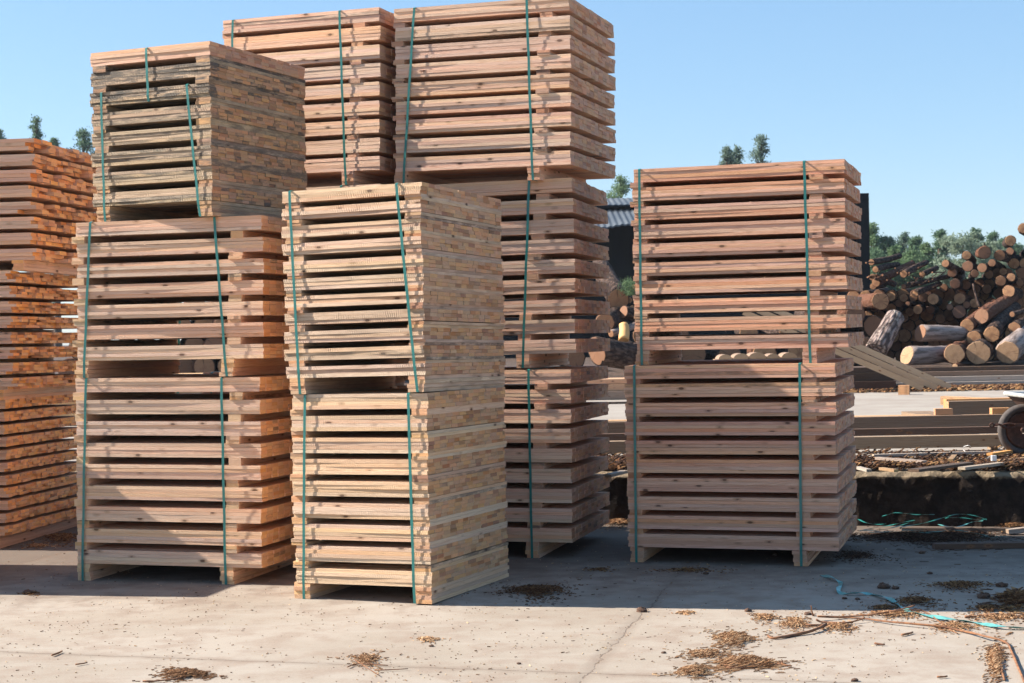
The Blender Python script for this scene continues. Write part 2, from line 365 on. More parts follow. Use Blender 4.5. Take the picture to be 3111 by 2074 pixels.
# wall: crumbling concrete edge
g = MB(); N = 420
for i in range(N+1):
    x = -14+i*26/N; y = wl(x)
    j = lambda k, a: a*mnoise.noise(Vector((x*6, k*9.1, 0)))+a*.6*mnoise.noise(Vector((x*21, k*5.3, 2)))
    prof = [(y-.005+j(0, .02), -.02), (y+j(1, .025), .16+j(5, .02)), (y+j(2, .03), .30+j(6, .03)), (y-.015+j(3, .05), .365+j(7, .02)), (y+.03+j(4, .03), .402+j(8, .012)), (y+.2, .400)]
    g.v.extend(Vector((x, a, b)) for a, b in prof)
for i in range(N):
    for k in range(5):
        a = i*6+k; g.face((a, a+6, a+7, a+1), ((0, 0),)*4, (.5, .5, 0, 0))
tag(g.build('retaining_wall', M_wall), 'low dark crumbling concrete wall behind the stacks, holding up the raised yard', 'wall')

# ------------------------------------------------------------ board bundles
def strap_loop(pts, width_dir, wd=.0165, th=.0016):
    """flat band along a closed polyline in the (v, w) plane; width along the local x axis"""
    g = MB(); n = len(pts); wx = Vector(width_dir)*wd*.5
    cen = sum((p for p in pts), Vector())/n
    for p in pts:
        o = (p-cen); o.x = 0; o.normalize()
        g.v += [p-wx, p+wx, p+wx+o*th, p-wx+o*th]
    for i in range(n):
        a, b = i*4, ((i+1) % n)*4
        for k in range(4):
            k2 = (k+1) % 4
            g.face((a+k, a+k2, b+k2, b+k), ((0, 0), (0, .01), (.1, .01), (.1, 0)), (.5, .5, 0, 0))
    return g

def bundle(label, x, y, z, yaw, tx, ty, L, D, H, hb, n, rows, lay, style, br, bl=.0, straps=(), stick=(.86, .81), stw=.085,
           pro=.008, endj=.004, frontj=.003, top_style=None, weather=None, flush=False, name='board_bundle', srows=2, bw=(.072, .102), seed=0, brick=.085, gap=.0018):
    R = random.Random(seed*101+5)
    M = Matrix.Rotation(yaw, 4, 'Z') @ Matrix.Rotation(tx, 4, 'X') @ Matrix.Rotation(ty, 4, 'Y')
    base = Vector((x, y, z+hb)) + M @ Vector((0, 0, -hb))
    root = empty(name, Matrix.Translation(base) @ M)
    tag(root, label, 'board bundle', 'bundles of sawn boards stacked in columns')
    m = W[style]; th = lay/rows; s = (H-n*lay)/(n-1)
    # base bearers
    nb = max(3, round(hb/.024)); tb = hb/nb
    for cx in (bl+brick/2, br if not flush else L-brick/2-.002):
        g = MB()
        for k in range(nb):
            g.board((cx-brick/2+R.uniform(-.005, .005)+brick, R.uniform(-pro, .004), k*tb+.0005), Y_, -X_, Z_, D+R.uniform(-.01, .015), brick+R.uniform(-.004, .004), tb-.0012, R=R, tone=R.uniform(0, .7), weather=.0 if weather is None else .5*weather(0))
        g.build('bearer', m, root)
    bw0 = R.uniform(.084, .098)
    for i in range(n):
        z0 = hb+i*(lay+s)+R.uniform(-.0025, .0025); g = MB()
        wv = (weather(i/(n-1)) if weather else 0.)
        off = R.uniform(-.006, .006)
        for r in range(rows):
            yy = R.uniform(-frontj, frontj) + (R.uniform(-.004, .003) if R.random() < .3 else 0)
            first = True
            while yy < D-.02:
                wd = (R.uniform(*bw) if style in ('B', 'Bl', 'Au', 'F') else bw0+R.uniform(-.002, .002)); wd = min(wd, D-yy+R.uniform(0, .004))
                t_ = th-(R.uniform(.0003, .001) if R.random() < .85 else gap)
                l0, l1 = R.uniform(-endj, endj), R.uniform(-endj, endj)
                if endj > .03 and R.random() < .25: l1 -= R.uniform(0, .10)
                g.board((l0+off, yy, z0+r*th+.0004), X_, Y_, Z_, L+l1-l0, wd-.0012, t_, R=R, segs=5 if first else 1, bow=.0024 if first else .001,
                        weather=min(1, wv*(R.uniform(.9, 1.3) if R.random() < (.9 if wv > 1 and first else (.7 if first else .22)) else .12)) if wv else (.5 if R.random() < .03 else 0.))
                yy += wd+R.uniform(0, .0015); first = False
        if frontj < .02:
            for _ in range(R.randint(6, 12)):      # torn fibres standing off the sawn edges
                px_ = R.uniform(.02, L-.02); pz = z0+th*R.randint(0, rows)+R.uniform(-.003, .002); q = Vector((R.gauss(.3, 1), -R.uniform(.3, 1.2), R.gauss(-.1, .7))).normalized()
                ln_ = R.uniform(.006, .022); a_ = Vector((px_, -.001, pz)); sd_ = q.cross(Vector((R.gauss(0, 1), R.gauss(0, 1), R.gauss(0, 1)))).normalized()*.0009
                b_ = len(g.v); g.v += [a_-sd_, a_+sd_, a_+q*ln_*.6+sd_*.8+Vector((0, .0, -.001)), a_+q*ln_]
                g.face((b_, b_+1, b_+2, b_+3), ((0, 0),)*4, (.1, .0, 0, 0))
        g.build('board_layer', W[top_style] if (top_style and i == n-1) else m, root)
        if i < n-1:
            f = (i+.5)/(n-1)
            cr = (stick[1]+(stick[0]-stick[1])*f)*L
            for cx, side in ((bl+stw/2+R.uniform(-.012, .004)-(.006 if not flush else 0), 0), (cr+R.uniform(-.007, .007) if not flush else L-stw/2+R.uniform(-.003, .003), 1)):
                g = MB(); ww = stw+R.uniform(-.006, .006); k_ = srows if R.random() < .85 else 1
                pj = R.uniform(-pro*1.3, .004) if R.random() < .75 else R.uniform(.0, .01)
                for k in range(k_):
                    g.board((cx+ww/2+R.uniform(-.003, .003), pj+R.uniform(-.003, .003), z0+lay+k*s/k_), Y_, -X_, Z_, D+R.uniform(-.01, .02)-pj, ww, s/k_-.0006, R=R, bow=.001, segs=3,
                            weather=min(1, wv*R.uniform(.4, 1.3)) if wv else (.7 if R.random() < .12 else 0.))
                g.build('spacer', m, root)
    Ht = hb+H
    for st in straps:
        ut, ub = st[0]*L, st[1]*L; zt = st[2]*H+hb if len(st) > 2 else Ht; zb = st[3]*H+hb if len(st) > 3 else 0.
        e = pro*1.3+.0045; P = []
        full = len(st) == 2
        P.append(Vector((ub, -e*.6, zb-(.0 if full else .002)+.002)))
        K = 9
        for k in range(1, K): P.append(Vector((ub+(ut-ub)*k/K+.0012*math.sin(k*2.1+seed), -e-.001*math.sin(k*1.7), zb+(zt-zb)*k/K)))
        if full or len(st) == 3 and st[2] == 1: P.append(Vector((ut, -e*.8, zt-.004)))
        else: P.append(Vector((ut, -e*.8, zt-.006)))
        tp = zt+.0022
        P += [Vector((ut, .004, tp)), Vector((ut, D*.5, tp+.0006)), Vector((ut, D-.004, tp)), Vector((ut, D+e, zt-.006)), Vector((ub, D+e, zb+.002)), Vector((ub, D*.5, zb+.0006))]
        strap_loop(P, X_).build('strap', M_strap, root)
    return root

S = []
bundle('lowest bundle of the left strapped column, standing on the concrete', -2.743, 10.126, 0, -.273, -.006, .004, 1.252, 1.20, 1.156, .108, 9, 4, .087, 'A', 1.02, .0,
       ((.065, .03), (.803, .812)), (.875, .83), seed=1)
bundle('middle bundle of the left strapped column, below the weathered grey bundle', -2.715, 10.125, 1.266, -.281, -.005, -.001, 1.267, 1.20, .866, .107, 7, 4, .087, 'A', 1.02, -.02,
       ((.086, .035), (.756, .806)), (.87, .84), seed=2)
bundle('greyish weathered bundle with dark mould stains, topmost of the left strapped column', -2.604, 10.121, 2.240, -.406, .001, -.001, .882, 1.117, .958, .094, 8, 4, .083, 'Au', .82, .03,
       ((.10, .11, .742, -.098), (.818, .905, .742, -.098), (.49, .50, 1., .655)), flush=True, top_style='C', weather=lambda f: 1.1 if .7 < f < .95 else (.72 if f < .95 else .0), seed=3, stw=.1, brick=.1, pro=.006)
bundle('lower bundle of the front centre column, pale boards standing on the concrete', -1.265, 9.277, 0, -.394, -.008, -.009, .859, 1.10, 1.075, .093, 9, 4, .087, 'Bl', .78, -.01,
       ((.11, .065), (.874, .885)), flush=True, seed=4, stw=.1, brick=.1, frontj=.004)
bundle('rough sawn pale bundle on top of the front centre column', -1.303, 9.287, 1.17, -.385, -.015, -.014, .883, 1.169, 1.073, .093, 11, 3, .066, 'B', .84, .03,
       ((.069, .11), (.839, .95)), flush=True, seed=5, stw=.1, brick=.1, frontj=.004)
bundle('lowest bundle of the tall back column, in shade behind the front centre column', -.709, 10.992, 0, -.272, -.003, .003, 1.127, 1.171, 1.149, .108, 9, 4, .092, 'C', .851, .02,
       ((.06, .05), (.75, .755)), (.83, .765), seed=6)
bundle('middle bundle of the tall back column, half hidden by the front centre column', -.680, 10.98, 1.257, -.255, -.004, -.01, 1.14, 1.2, 1.158, .092, 9, 4, .093, 'C', .775, .02,
       ((.06, .05), (.75, .68)), (.83, .68), seed=7)
bundle('topmost bundle of the tallest column, cut off by the top of the picture', -.764, 10.985, 2.515, -.327, .002, .010, 1.236, 1.12, 1.099, .093, 9, 4, .093, 'C', .977, -.01,
       ((.12, .045), (.765, .79)), (.865, .825), seed=8)
bundle('upper bundle of the right-hand column, lit by the sun with knotty boards', .803, 10.506, 1.276, -.307, .005, -.001, 1.350, 1.051, 1.175, .094, 10, 4, .087, 'D', 1.115, 0.,
       ((.036, .03), (.82, .832)), (.88, .835), seed=9)
bundle('lower bundle of the right-hand column, in shade on the concrete', .731, 10.495, 0, -.308, .009, -.002, 1.347, 1.137, 1.177, .097, 10, 4, .086, 'D', 1.108, .015,
       ((.05, .04), (.838, .827)), (.885, .835), seed=10)
for z, lab, sd in ((0, 'lowest bundle of the column behind the left and front centre columns', 11), (1.27, 'middle bundle of the column behind the left and front centre columns', 12), (2.54, 'sunlit topmost bundle between the weathered grey bundle and the tallest column', 13)):
    bundle(lab, -2.005 if z else -2.2, 11.403 if z else 11.47, z, -.362, -.008 if z > 2 else 0, .009 if z > 2 else 0, 1.212, 1.05, 1.10 if z > 2 else 1.165, .094, 9, 4, .093, 'A' if z < 2 else 'C', .965, 0.,
           ((.07, .05), (.758, .79)), (.87, .82), seed=sd)
# column at the left edge, loose ragged ends, no strap in view
fy = -.15; ca, sa = math.cos(fy), math.sin(fy)
def fl(frx, fry, L): return frx-ca*L, fry-sa*L
for frx, fry, z, L, D, H, hb, n, rows, lay, lab, sd, tyt in ((-3.68, 11.70, 0, 1.3, 1.42, .985, .10, 11, 3, .066, 'lowest bundle at the left edge, thin layers with orange end grain', 21, .0),
        (-3.60, 11.68, 1.082, 1.3, 1.45, .86, .075, 8, 4, .083, 'middle bundle at the left edge with ragged orange board ends', 22, 0.),
        (-3.43, 11.66, 2.016, 1.4, 1.5, .875, .075, 8, 3, .082, 'top bundle at the left edge with very uneven orange board ends', 23, 0.)):
    x0, y0 = fl(frx, fry, L)
    bundle(lab, x0, y0, z, fy, -.004, tyt, L, D, H, hb, n, rows, lay, 'F', L-.12, .0, (), (.7, .7), endj=.035 if sd > 21 else .018, seed=sd, srows=1, frontj=.006, bw=(.085, .12) if sd > 21 else (.06, .09))
# bundle standing outside the frame on the left: it throws the shadow on the concrete at the left
x0, y0 = -3.85-.97*1.2, 9.76+.24*1.2
bundle('single bundle standing just outside the left edge of the frame', x0, y0, 0, -.25, 0, 0, 1.2, 1.12, 1.36, .1, 12, 4, .087, 'A', 1.0, .0, ((.07, .05), (.8, .8)), seed=31)

# ------------------------------------------------------------ timbers on the raised yard
def timber(name, label, p, d, L, wd, th, style, cat='timber', group=None, seed=0, up=Z_, bow=.004, tone=None):
    """p = lower front-left corner"""
    R = random.Random(seed+900); d = Vector(d).normalized(); side = Vector(up).cross(d).normalized(); u = d.cross(side).normalized()
    g = MB(); g.board((0, 0, 0), d, side, u, L, wd, th, bow=bow, segs=6, R=R, tone=tone)
    o = g.build(name, W[style]); o.location = p
    return tag(o, label, cat, group)
GB = 'long beams lying along the raised yard'
def zat(py, px, Z): return at(px, py, Z=Z).z
b0 = .43
timber('beam', 'nearest long beam on the raised yard, reddish brown side with a sunlit top edge', (.3, 14.15, b0), (1, -.005, 0), 5.6, .12, .105, 'T', group=GB, seed=1, tone=.2)
timber('beam', 'low dark beam between the two taller beams on the raised yard', (.2, 14.75, .50), (1, -.005, .001), 6.2, .1, .062, 'Td', group=GB, seed=2, tone=.1)
timber('beam', 'tallest dark brown beam with a pale sunlit top, furthest of the front beams', (.1, 15.0, .515), (1, -.006, .002), 6.0, .12, .14, 'T', group=GB, seed=3, tone=.9)
timber('plank', 'yellow plank lying flat behind the tallest beam', (.4, 15.22, .61), (1, -.004, 0), 3.55, .2, .045, 'Ty', group=None, seed=4)
for i, (bx, by) in enumerate(((.8, 14.2), (4.25, 14.2), (.8, 15.0), (4.6, 14.9))):
    timber('bearer_block', ['small block under the left end of the nearest long beam', 'small upright block under the right part of the nearest beam', 'block under the far end of the tallest beam', 'block under the right end of the tallest beam'][i], (bx, by, .396), (0, 1, 0), .35 if i > 1 else .16, .05, .034 if i < 2 else .118, 'T', 'block', 'blocks under the beams', seed=10+i)
timber('bearer_block', 'long block behind the nearest beam carrying the low dark beam and the yellow plank', (2.2, 14.6, .396), (0, 1, 0), .36, .06, .103, 'T', 'block', 'blocks under the beams', seed=17)
timber('bearer_block', 'tall block under the yellow plank', (2.9, 15.2, .396), (0, 1, 0), .3, .06, .213, 'T', 'block', 'blocks under the beams', seed=18)
p = at(2826, 1255, Z=15.25)
timber('block', 'short orange block with a slanted end on the tallest beam', (p.x, 15.06, .657), (1, -.1, 0), .16, .1, .065, 'Ty', 'block', seed=21)
p = at(2878, 1254, Z=15.4)
timber('timber', 'thick grey-brown timber with a pale sawn end beside the orange block', (p.x, 15.35, .62), (1, -.01, .004), 1.4, .14, .155, 'T', seed=22, tone=1.)
p = at(2868, 1226, Z=16.2)
timber('timber', 'orange-brown timber lying behind the thick grey-brown one', (p.x, 16.1, .60), (1, -.01, .006), .85, .12, .16, 'Ty', seed=23)
timber('timber', 'pale yellow tapering plank pointing away behind the orange-brown timber', (p.x+.2, 17.1, .66), (.75, -.6, -.03), .5, .13, .09, 'Ty', seed=24)
timber('block', 'wide block under the pale tapering plank and orange-brown timber', (p.x+.1, 16.05, .396), (0, 1, 0), 1.1, .3, .2, 'T', 'block', seed=25)
p = at(3010, 1252, Z=15.1)
timber('block', 'small pale block next to the wheelbarrow tyre on the tallest beam', (p.x, 15.05, .66), (1, .02, 0), .17, .08, .06, 'Ty', 'block', seed=26)
p = at(2729, 1199, z=.396)
timber('block', 'lone orange wood offcut alone on the far pale concrete', (p.x, p.y, .396), (.9, -.3, 0), .17, .16, .15, 'Ty', 'block', seed=27)
# leaning planks
for i in range(3):
    e = at(2800+45*i, 1187-i, z=.41); q = e+Vector((-2.9, .5, 1.33+.03*i))
    d = (e-q)
    timber('leaning_plank', ['leftmost of the three long boards leaning down to the right', 'middle of the three long boards leaning down to the right', 'rightmost of the three long boards leaning down to the right'][i], q+Vector((0, .06*i, 0)), d, d.length, .14, .098, 'Tn', 'plank', 'boards leaning down behind the right-hand column', seed=30+i, tone=.1)
# retaining timbers of the log yard, and stacks
GT = 'timbers edging the log yard'
rows_ = [('far pale timber lying on the concrete below the logs', 'Tg', 28.9, .396, .085, 5.9, 9.), ('grey white timber second from the ground below the logs', 'Tg', 29.1, .482, .09, 6.3, 9.),
         ('brown timber third from the ground below the logs', 'T', 29.3, .574, .085, 6.0, 9.), ('dark topmost timber under the big log ends', 'Td', 29.5, .66, .075, 5.0, 10.)]
for i, (lab, st, yy, zz, h, x0, L) in enumerate(rows_):
    timber('edge_timber', lab, (x0, yy, zz), (1, -.01, .001), L, 1.0-.15*i, h-.003, st, group=GT, seed=40+i)
for i, (lab, st, yy, zz, h, x0, L) in enumerate([('dark timber stacked beside the leaning planks, lowest', 'Td', 27.9, .396, .16, 4.4, 2.2), ('dark timber stacked beside the leaning planks, second', 'Td', 28.0, .56, .14, 4.5, 2.4), ('dark timber stacked beside the leaning planks, topmost', 'Td', 28.1, .705, .09, 4.3, 2.5)]):
    timber('edge_timber', lab, (x0, yy, zz), (1, -.02, 0), L, .9, h-.003, st, group=GT, seed=50+i)
for i, (lab, zz, h) in enumerate([('lowest of three fresh planks seen between the back and right columns', .396, .14), ('middle of three fresh planks seen between the back and right columns', .54, .1), ('upper of three fresh planks seen between the back and right columns', .645, .08)]):
    timber('plank', lab, (.2+.1*i, 26+.1*i, zz), (1, 0, 0), 2.6+.2*i, .8, h-.003, 'Ty' if i else 'T', group='fresh planks stacked on the far concrete', seed=60+i, tone=0.)
timber('plank', 'thin dark board on the far concrete between the back and right columns', (.2, 24.5, .396), (1, 0, 0), 3., .15, .03, 'Td', seed=70)
timber('plank', 'dark plank lying on the concrete at the right edge', at(2841, 1669, z=.001), (1, -.03, 0), 1.6, .09, .035, 'Td', cat='plank', seed=71)
timber('plank', 'grey board propped against the foot of the wall under the green straps', at(2690, 1592, z=.01), (1, -.22, .03), .62, .02, .075, 'Tg', cat='plank', seed=72)
timber('plank', 'dark thin board lying at the foot of the wall behind the green straps', at(2740, 1612, z=.002), (1, -.2, .0), 1.0, .07, .02, 'Td', cat='plank', seed=73)
timber('plank', 'short pale board end at the right edge below the wall', at(3066, 1622, z=.01), (1, .05, .09), .3, .06, .03, 'Tg', cat='plank', seed=74)
for i in range(4):
    timber('plank', ['lowest long plank of the pile seen through the left strapped column', 'second long plank of the pile seen through the left strapped column', 'third long plank of the pile seen through the left strapped column', 'topmost long plank of the pile seen through the left strapped column'][i], (-8.5+.2*i, 21.0+.1*i, .396+.16*i), (1, 0, 0), 5.6-.3*i, 1.2-.1*i, .155, 'Ty' if i != 2 else 'T', group='plank pile beyond the left columns', seed=160+i, tone=.2)
# slabs with rounded backs on a pale timber, seen through the right-hand column
p = at(2160, 1093, Z=29.)
timber('plank', 'pale timber carrying rounded slab offcuts, seen through the right-hand column', (p.x, 28.4, .70), (1, 0, 0), 1.5, .3, .27, 'T', seed=75, tone=0.)
timber('plank', 'timber below the pale timber with slab offcuts', (p.x-.1, 28.35, .396), (1, 0, 0), 1.8, .4, .30, 'T', seed=76, tone=0.)
for i in range(5):
    g = MB(); r = .12+.02*(i % 3); pts = [(r*math.cos(a*PI/8), 0, r*.7*math.sin(a*PI/8)) for a in range(9)]
    b = len(g.v); g.v += [Vector(q) for q in pts]+[Vector((q[0], .5, q[2])) for q in pts]
    g.face(tuple(range(8, -1, -1)), [(q[0], q[2]) for q in reversed(pts)], (.3, .9, 0, 1)); g.face(tuple(range(9, 18)), [(q[0], q[2]) for q in pts], (.3, .9, 0, 1))
    for k in range(8): g.face((k, k+1, k+10, k+9), ((0, 0), (.1, 0), (.1, .5), (0, .5)), (.3, .2, 0, 0))
    g.face((0, 9, 17, 8), ((0, 0), (0, .5), (.2, .5), (.2, 0)), (.3, .2, 0, 0))
    o = g.build('slab_offcut', W['T']); o.location = (p.x+.17+.28*i, 28.32, .972)
    tag(o, 'half-round pale slab offcut, number %d from the left in its row behind the right-hand column' % (i+1), 'offcut', 'slab offcuts in a row')
    o['label'] = ['leftmost half-round slab offcut of the row seen through the right-hand column', 'half-round slab offcut next to the leftmost one in the row', 'middle half-round slab offcut of the row', 'half-round slab offcut next to the rightmost one in the row', 'rightmost half-round slab offcut of the row seen through the right-hand column'][i]

# ------------------------------------------------------------ logs
def log(P, d, L, r, label, group=None, barkm=None, endm=None, seed=0, r1=None, cut=0., flat=1., name='log'):
    R = random.Random(seed+3000); d = Vector(d).normalized(); side = d.cross(Z_).normalized(); up = side.cross(d)
    M = Matrix((( *side, ), (*d,), (*up,))).transposed().to_4x4()
    g = MB(); n = 18; m = 9; r1 = r1 or r*.88
    bumps = [1+R.uniform(-.05, .05) for _ in range(n)]
    sw = (R.uniform(-1, 1), R.uniform(-1, 1))
    def ring(t, rr, jit):
        o = []
        for k in range(n):
            a = 2*PI*k/n; q = rr*bumps[k]*(1+R.uniform(-jit, jit))
            o.append(Vector((q*math.cos(a)+sw[0]*.02*math.sin(t*3), t*L+cut*math.sin(a)*rr, flat*q*math.sin(a)+sw[1]*.02*math.sin(t*3))))
        return o
    R0 = ring(0, r, 0); g.v += R0
    for i in range(1, m): g.v += ring(i/(m-1), r+(r1-r)*i/(m-1), .045)
    for i in range(m-1):
        for k in range(n):
            k2 = (k+1) % n; g.face((i*n+k, i*n+k2, i*n+n+k2, i*n+n+k), ((0, 0),)*4, (.5, .5, 0, 0))
    g.face(tuple((m-1)*n+k for k in reversed(range(n)))[::-1], ((0, 0),)*n, (.5, .5, 0, 0))
    g.f.append(tuple(reversed(range(n)))); g.uv.extend(((0, 0),)*n); g.c.extend([(.5, .5, 0, 0)]*n); g.mi.append(0)
    o = g.build(name, barkm or M_bark, smooth=True)
    o.matrix_world = Matrix.Translation(P) @ M
    h = MB(); h.v += [Vector((q.x*.93, q.y-.002, q.z*.93)) for q in R0]
    h.v += [Vector((q.x*.9, q.y-.010, q.z*.9)) for q in R0]; h.v.append(Vector((0, -.012, 0)))
    for k in range(n):
        k2 = (k+1) % n; h.face((k, n+k, n+k2, k2), ((0, 0),)*4, (.5, .5, 0, 0)); h.face((n+k, 2*n, n+k2), ((0, 0),)*3, (.5, .5, 0, 0))
    h.build('cut_end', endm or M_end, o)
    tag(o, label, 'log', group)
    return o
# ends facing the camera: crop pixels of the log pile (origin 2500,600, scale 2.851), radius, distance, name
GP = 'pine logs in the big pile behind the yard'
ends = [(490,890,60,33.0,'thick barky log end low on the left of the pile'),(590,855,42,33.6,'log end right of the thick barky one with a sunlit lower rim'),(432,690,32,33.8,'small log end at the upper left beside the right-hand column'),(435,768,28,33.3,'small pale log end below the upper left one'),
(700,868,38,33.8,'reddish log end in the shaded middle row of the pile'),(785,865,35,34.0,'shaded log end right of the reddish one in the middle row'),(735,918,20,33.2,'very small bright log end above the grey stump'),(870,865,42,33.8,'half lit log end left of the bright oval one'),(955,878,50,33.3,'bright orange oval log end in the middle of the pile'),
(945,785,34,33.8,'small log end above the bright oval one'),(1045,780,36,34.2,'dark log end right of the small one above the bright oval'),(1145,745,45,33.2,'round log end with its bark lit from the left'),(1240,755,42,34.3,'dark shaded log end beside the bark-lit one'),(1120,650,40,33.6,'pale log end under the broken topmost one on the left slope'),
(1255,593,48,33.6,'large pale log end on the slope of the pile'),(1245,500,40,33.9,'reddish log end standing above the slope of the pile'),(1315,658,36,33.5,'bright small log end below the large pale one on the slope'),(1398,475,58,33.8,'largest brown log end on the crest of the pile'),(1380,607,42,33.4,'whitish peeled log end below the crest'),
(1465,565,33,33.6,'small tan log end right of the whitish peeled one'),(1530,500,50,33.9,'frayed log end with hanging bark strips near the crest'),(1620,465,35,34.1,'pinkish log end near the right edge below the top'),(1625,372,48,34.,'orange log end high on the right slope'),(1735,265,45,34.,'topmost log end of the pile at the right edge'),
(1540,720,48,33.3,'log end cut diagonally by a shadow on the right'),(1630,690,38,33.3,'bright round log end at the right of the pile'),(1705,740,32,33.9,'dim brown log end close to the right edge'),(1610,810,55,33.,'barky log end above the reddish fallen trunks'),(1185,873,52,33.4,'brown round log end in the centre of the pile'),
(1245,930,33,33.2,'small log end touching the brown round one from below'),(1100,948,30,33.2,'small orange log end left of centre low in the pile'),(1310,915,42,33.4,'tan log end behind the upright broken branch'),(1180,990,60,33.,'oval leaning log end just above the reddish trunk'),(820,970,42,33.4,'log end with a bright lower edge above the grey trunk'),
(930,970,40,33.9,'dim log end above the long grey trunk'),(1018,1050,45,34.,'very dark log end low in the pile above the grey trunk'),(660,915,36,33.9,'dark log end beside the very small bright one'),(750,990,40,34.2,'deeply shaded log end right of the grey stump'),(700,1040,42,34.2,'deeply shaded log end behind the grey stump'),
(1440,665,40,34.2,'shaded log with a torn orange tip under the crest'),(1560,640,34,34.4,'barely visible log end between the tan and bright round ones'),(1420,790,45,34.5,'log end in deep shade at the right of centre'),(1330,790,36,34.5,'log end in deep shade behind the upright branch'),(590,960,45,34.,'dark log end above the left shoulder of the stump')]
K = 2.851
for i, (cx, cy, r, Z, lab) in enumerate(ends):
    P = at(2500+cx/K, 600+cy/K, Z=Z); rr = r/K*Z/FPX
    R = random.Random(i+50)
    log(P, (P.x/P.y+R.uniform(-.04, .16), 1, (P.z-1.5)/P.y*.8+R.uniform(-.05, .02)), R.uniform(2.6, 3.6), rr, lab, GP, seed=i, cut=R.uniform(-.25, .25))
# logs that fill the body of the pile, mostly in its own shade
R = random.Random(77)
def crest(x):   # height of the pile along x (metres), from the photograph
    pts = [(-9, 1.9), (-4, 2.3), (1, 2.2), (3.2, 2.0), (6, 2.3), (7.6, 2.55), (8.6, 2.55), (9.3, 2.5), (9.7, 2.6), (10.3, 2.75), (10.8, 3.1), (11.3, 3.55), (14, 4.3), (22, 4.6)]
    for (a, ha), (b, hb_) in zip(pts, pts[1:]):
        if a <= x <= b: return ha+(hb_-ha)*(x-a)/(b-a)
    return 2.
fill = 0
for row in range(16):
    zz = .86+row*.215
    x = 7.35+(row % 2)*.13
    while x < 12.4:
        if zz < crest(x)-.24 and fill < 225:
            rr = R.uniform(.12, .15)
            log((x, R.uniform(34.5, 34.9), zz), (.3+R.uniform(-.03, .1), 1, R.uniform(-.01, .05)), 3.2, rr, 'dark pine log in the %s of the big pile, %s' % (['lowest row', 'second row', 'third row', 'fourth row', 'fifth row', 'sixth row', 'seventh row', 'eighth row', 'ninth row', 'tenth row', 'eleventh row', 'twelfth row', 'thirteenth row', 'top rows', 'top rows', 'top rows'][row], 'left part' if x < 9 else 'middle part' if x < 10.7 else 'right part'), GP, seed=500+fill); fill += 1
        x += .255
# fallen, leaning and front logs: list of (front end crop px, Z) -> (rear end crop px, Z), radius px
def seg(a, Za, b, Zb, rpx, lab, barkm=None, endm=None, seed=0, cut=0., taper=.88, o=(2500, 600, 2.851), name='log', group=GP):
    p = at(o[0]+a[0]/o[2], o[1]+a[1]/o[2], Z=Za); q = at(o[0]+b[0]/o[2], o[1]+b[1]/o[2], Z=Zb); r = rpx/o[2]*Za/FPX
    return log(p, q-p, (q-p).length, r, lab, group, barkm, endm, seed=seed, r1=r*taper, cut=cut, name=name)
seg((420, 560), 33.2, (665, 505), 35., 28, 'thin log lying across the top left of the pile', seed=601)
seg((455, 622), 33., (650, 580), 34.6, 28, 'peeled thin log just below the top left one', seed=602)
seg((460, 735), 32.9, (770, 575), 35., 38, 'barky log sloping up to the right at the left of the pile', seed=603)
seg((700, 660), 33., (900, 560), 34.4, 34, 'log with a splintered tip sloping up to the right', seed=604, taper=.7)
seg((860, 665), 33.2, (985, 610), 34.5, 26, 'short dark log right of the splintered one', seed=605)
seg((700, 770), 33., (1090, 680), 34.2, 24, 'long thin dark log under the splintered one', seed=606)
seg((800, 830), 32.8, (1010, 745), 34., 28, 'dark log crossing behind the small end above the oval one', seed=607)
seg((1062, 570), 33.2, (1200, 640), 34.5, 34, 'broken orange log end topping the left slope of the pile', seed=608)
seg((950, 708), 32.8, (1065, 632), 33.4, 5, 'thin bare branch sticking up from the left slope', seed=609)
seg((1355, 950), 31.4, (1300, 745), 31.6, 12, 'upright broken branch with a forked orange tip', seed=610, taper=.7)
seg((560, 1120), 32.2, (330, 1090), 33., 50, 'dark log low behind the right-hand column beside the stump', seed=611)
seg((1250, 1108), 31., (1480, 930), 33.4, 60, 'reddish trunk with a round orange end above the grey trunk', seed=612)
seg((1375, 1030), 31.2, (1640, 870), 33.6, 66, 'reddish split trunk leaning over its neighbours', seed=613, cut=.5)
seg((1310, 1215), 30.8, (1480, 1090), 32.6, 66, 'barky trunk behind the two big pale log ends', seed=614)
seg((1462, 1182), 30.7, (1660, 960), 33.2, 72, 'rough reddish log end between the split trunk and the big pale ends', seed=615)
seg((1660, 1130), 31., (1790, 1060), 32.5, 55, 'barky log at the right edge above the grey trunk', seed=616)
seg((1640, 1010), 31.3, (1790, 960), 32., 24, 'broken mossy branch at the right edge of the pile', seed=617)
seg((845, 1172), 30.6, (1210, 1178), 31.1, 74, 'long grey trunk lying sideways, dark end to the left', M_greylog, seed=620, cut=.2, taper=.9)
seg((730, 1368), 29.95, (1120, 1350), 30.5, 84, 'log with a bright jagged half-cut end beside the leaning planks', M_greylog, M_endpale, seed=621, cut=.35)
seg((1140, 1352), 29.9, (1200, 1300), 32.2, 90, 'smaller of the two big pale round log ends in front', M_bark, M_endpale, seed=622)
seg((1345, 1342), 29.9, (1420, 1285), 32.4, 108, 'biggest pale round log end in front', M_bark, M_endpale, seed=623)
seg((1602, 1340), 29.9, (1830, 1120), 32.2, 104, 'big log with grey trunk and sawn end half in shadow at the right edge', M_greylog, M_endpale, seed=624)
seg((1145, 1462), 29.75, (1250, 1465), 30.2, 26, 'small offcut wedged under the smaller pale log end', M_bark, M_endpale, seed=625)
seg((455, 1330), 30.3, (628, 1030), 30.9, 98, 'grey barky stump leaning upright beside the right-hand column', M_stump, M_stump, seed=630, taper=.82, name='stump')
R = random.Random(41)
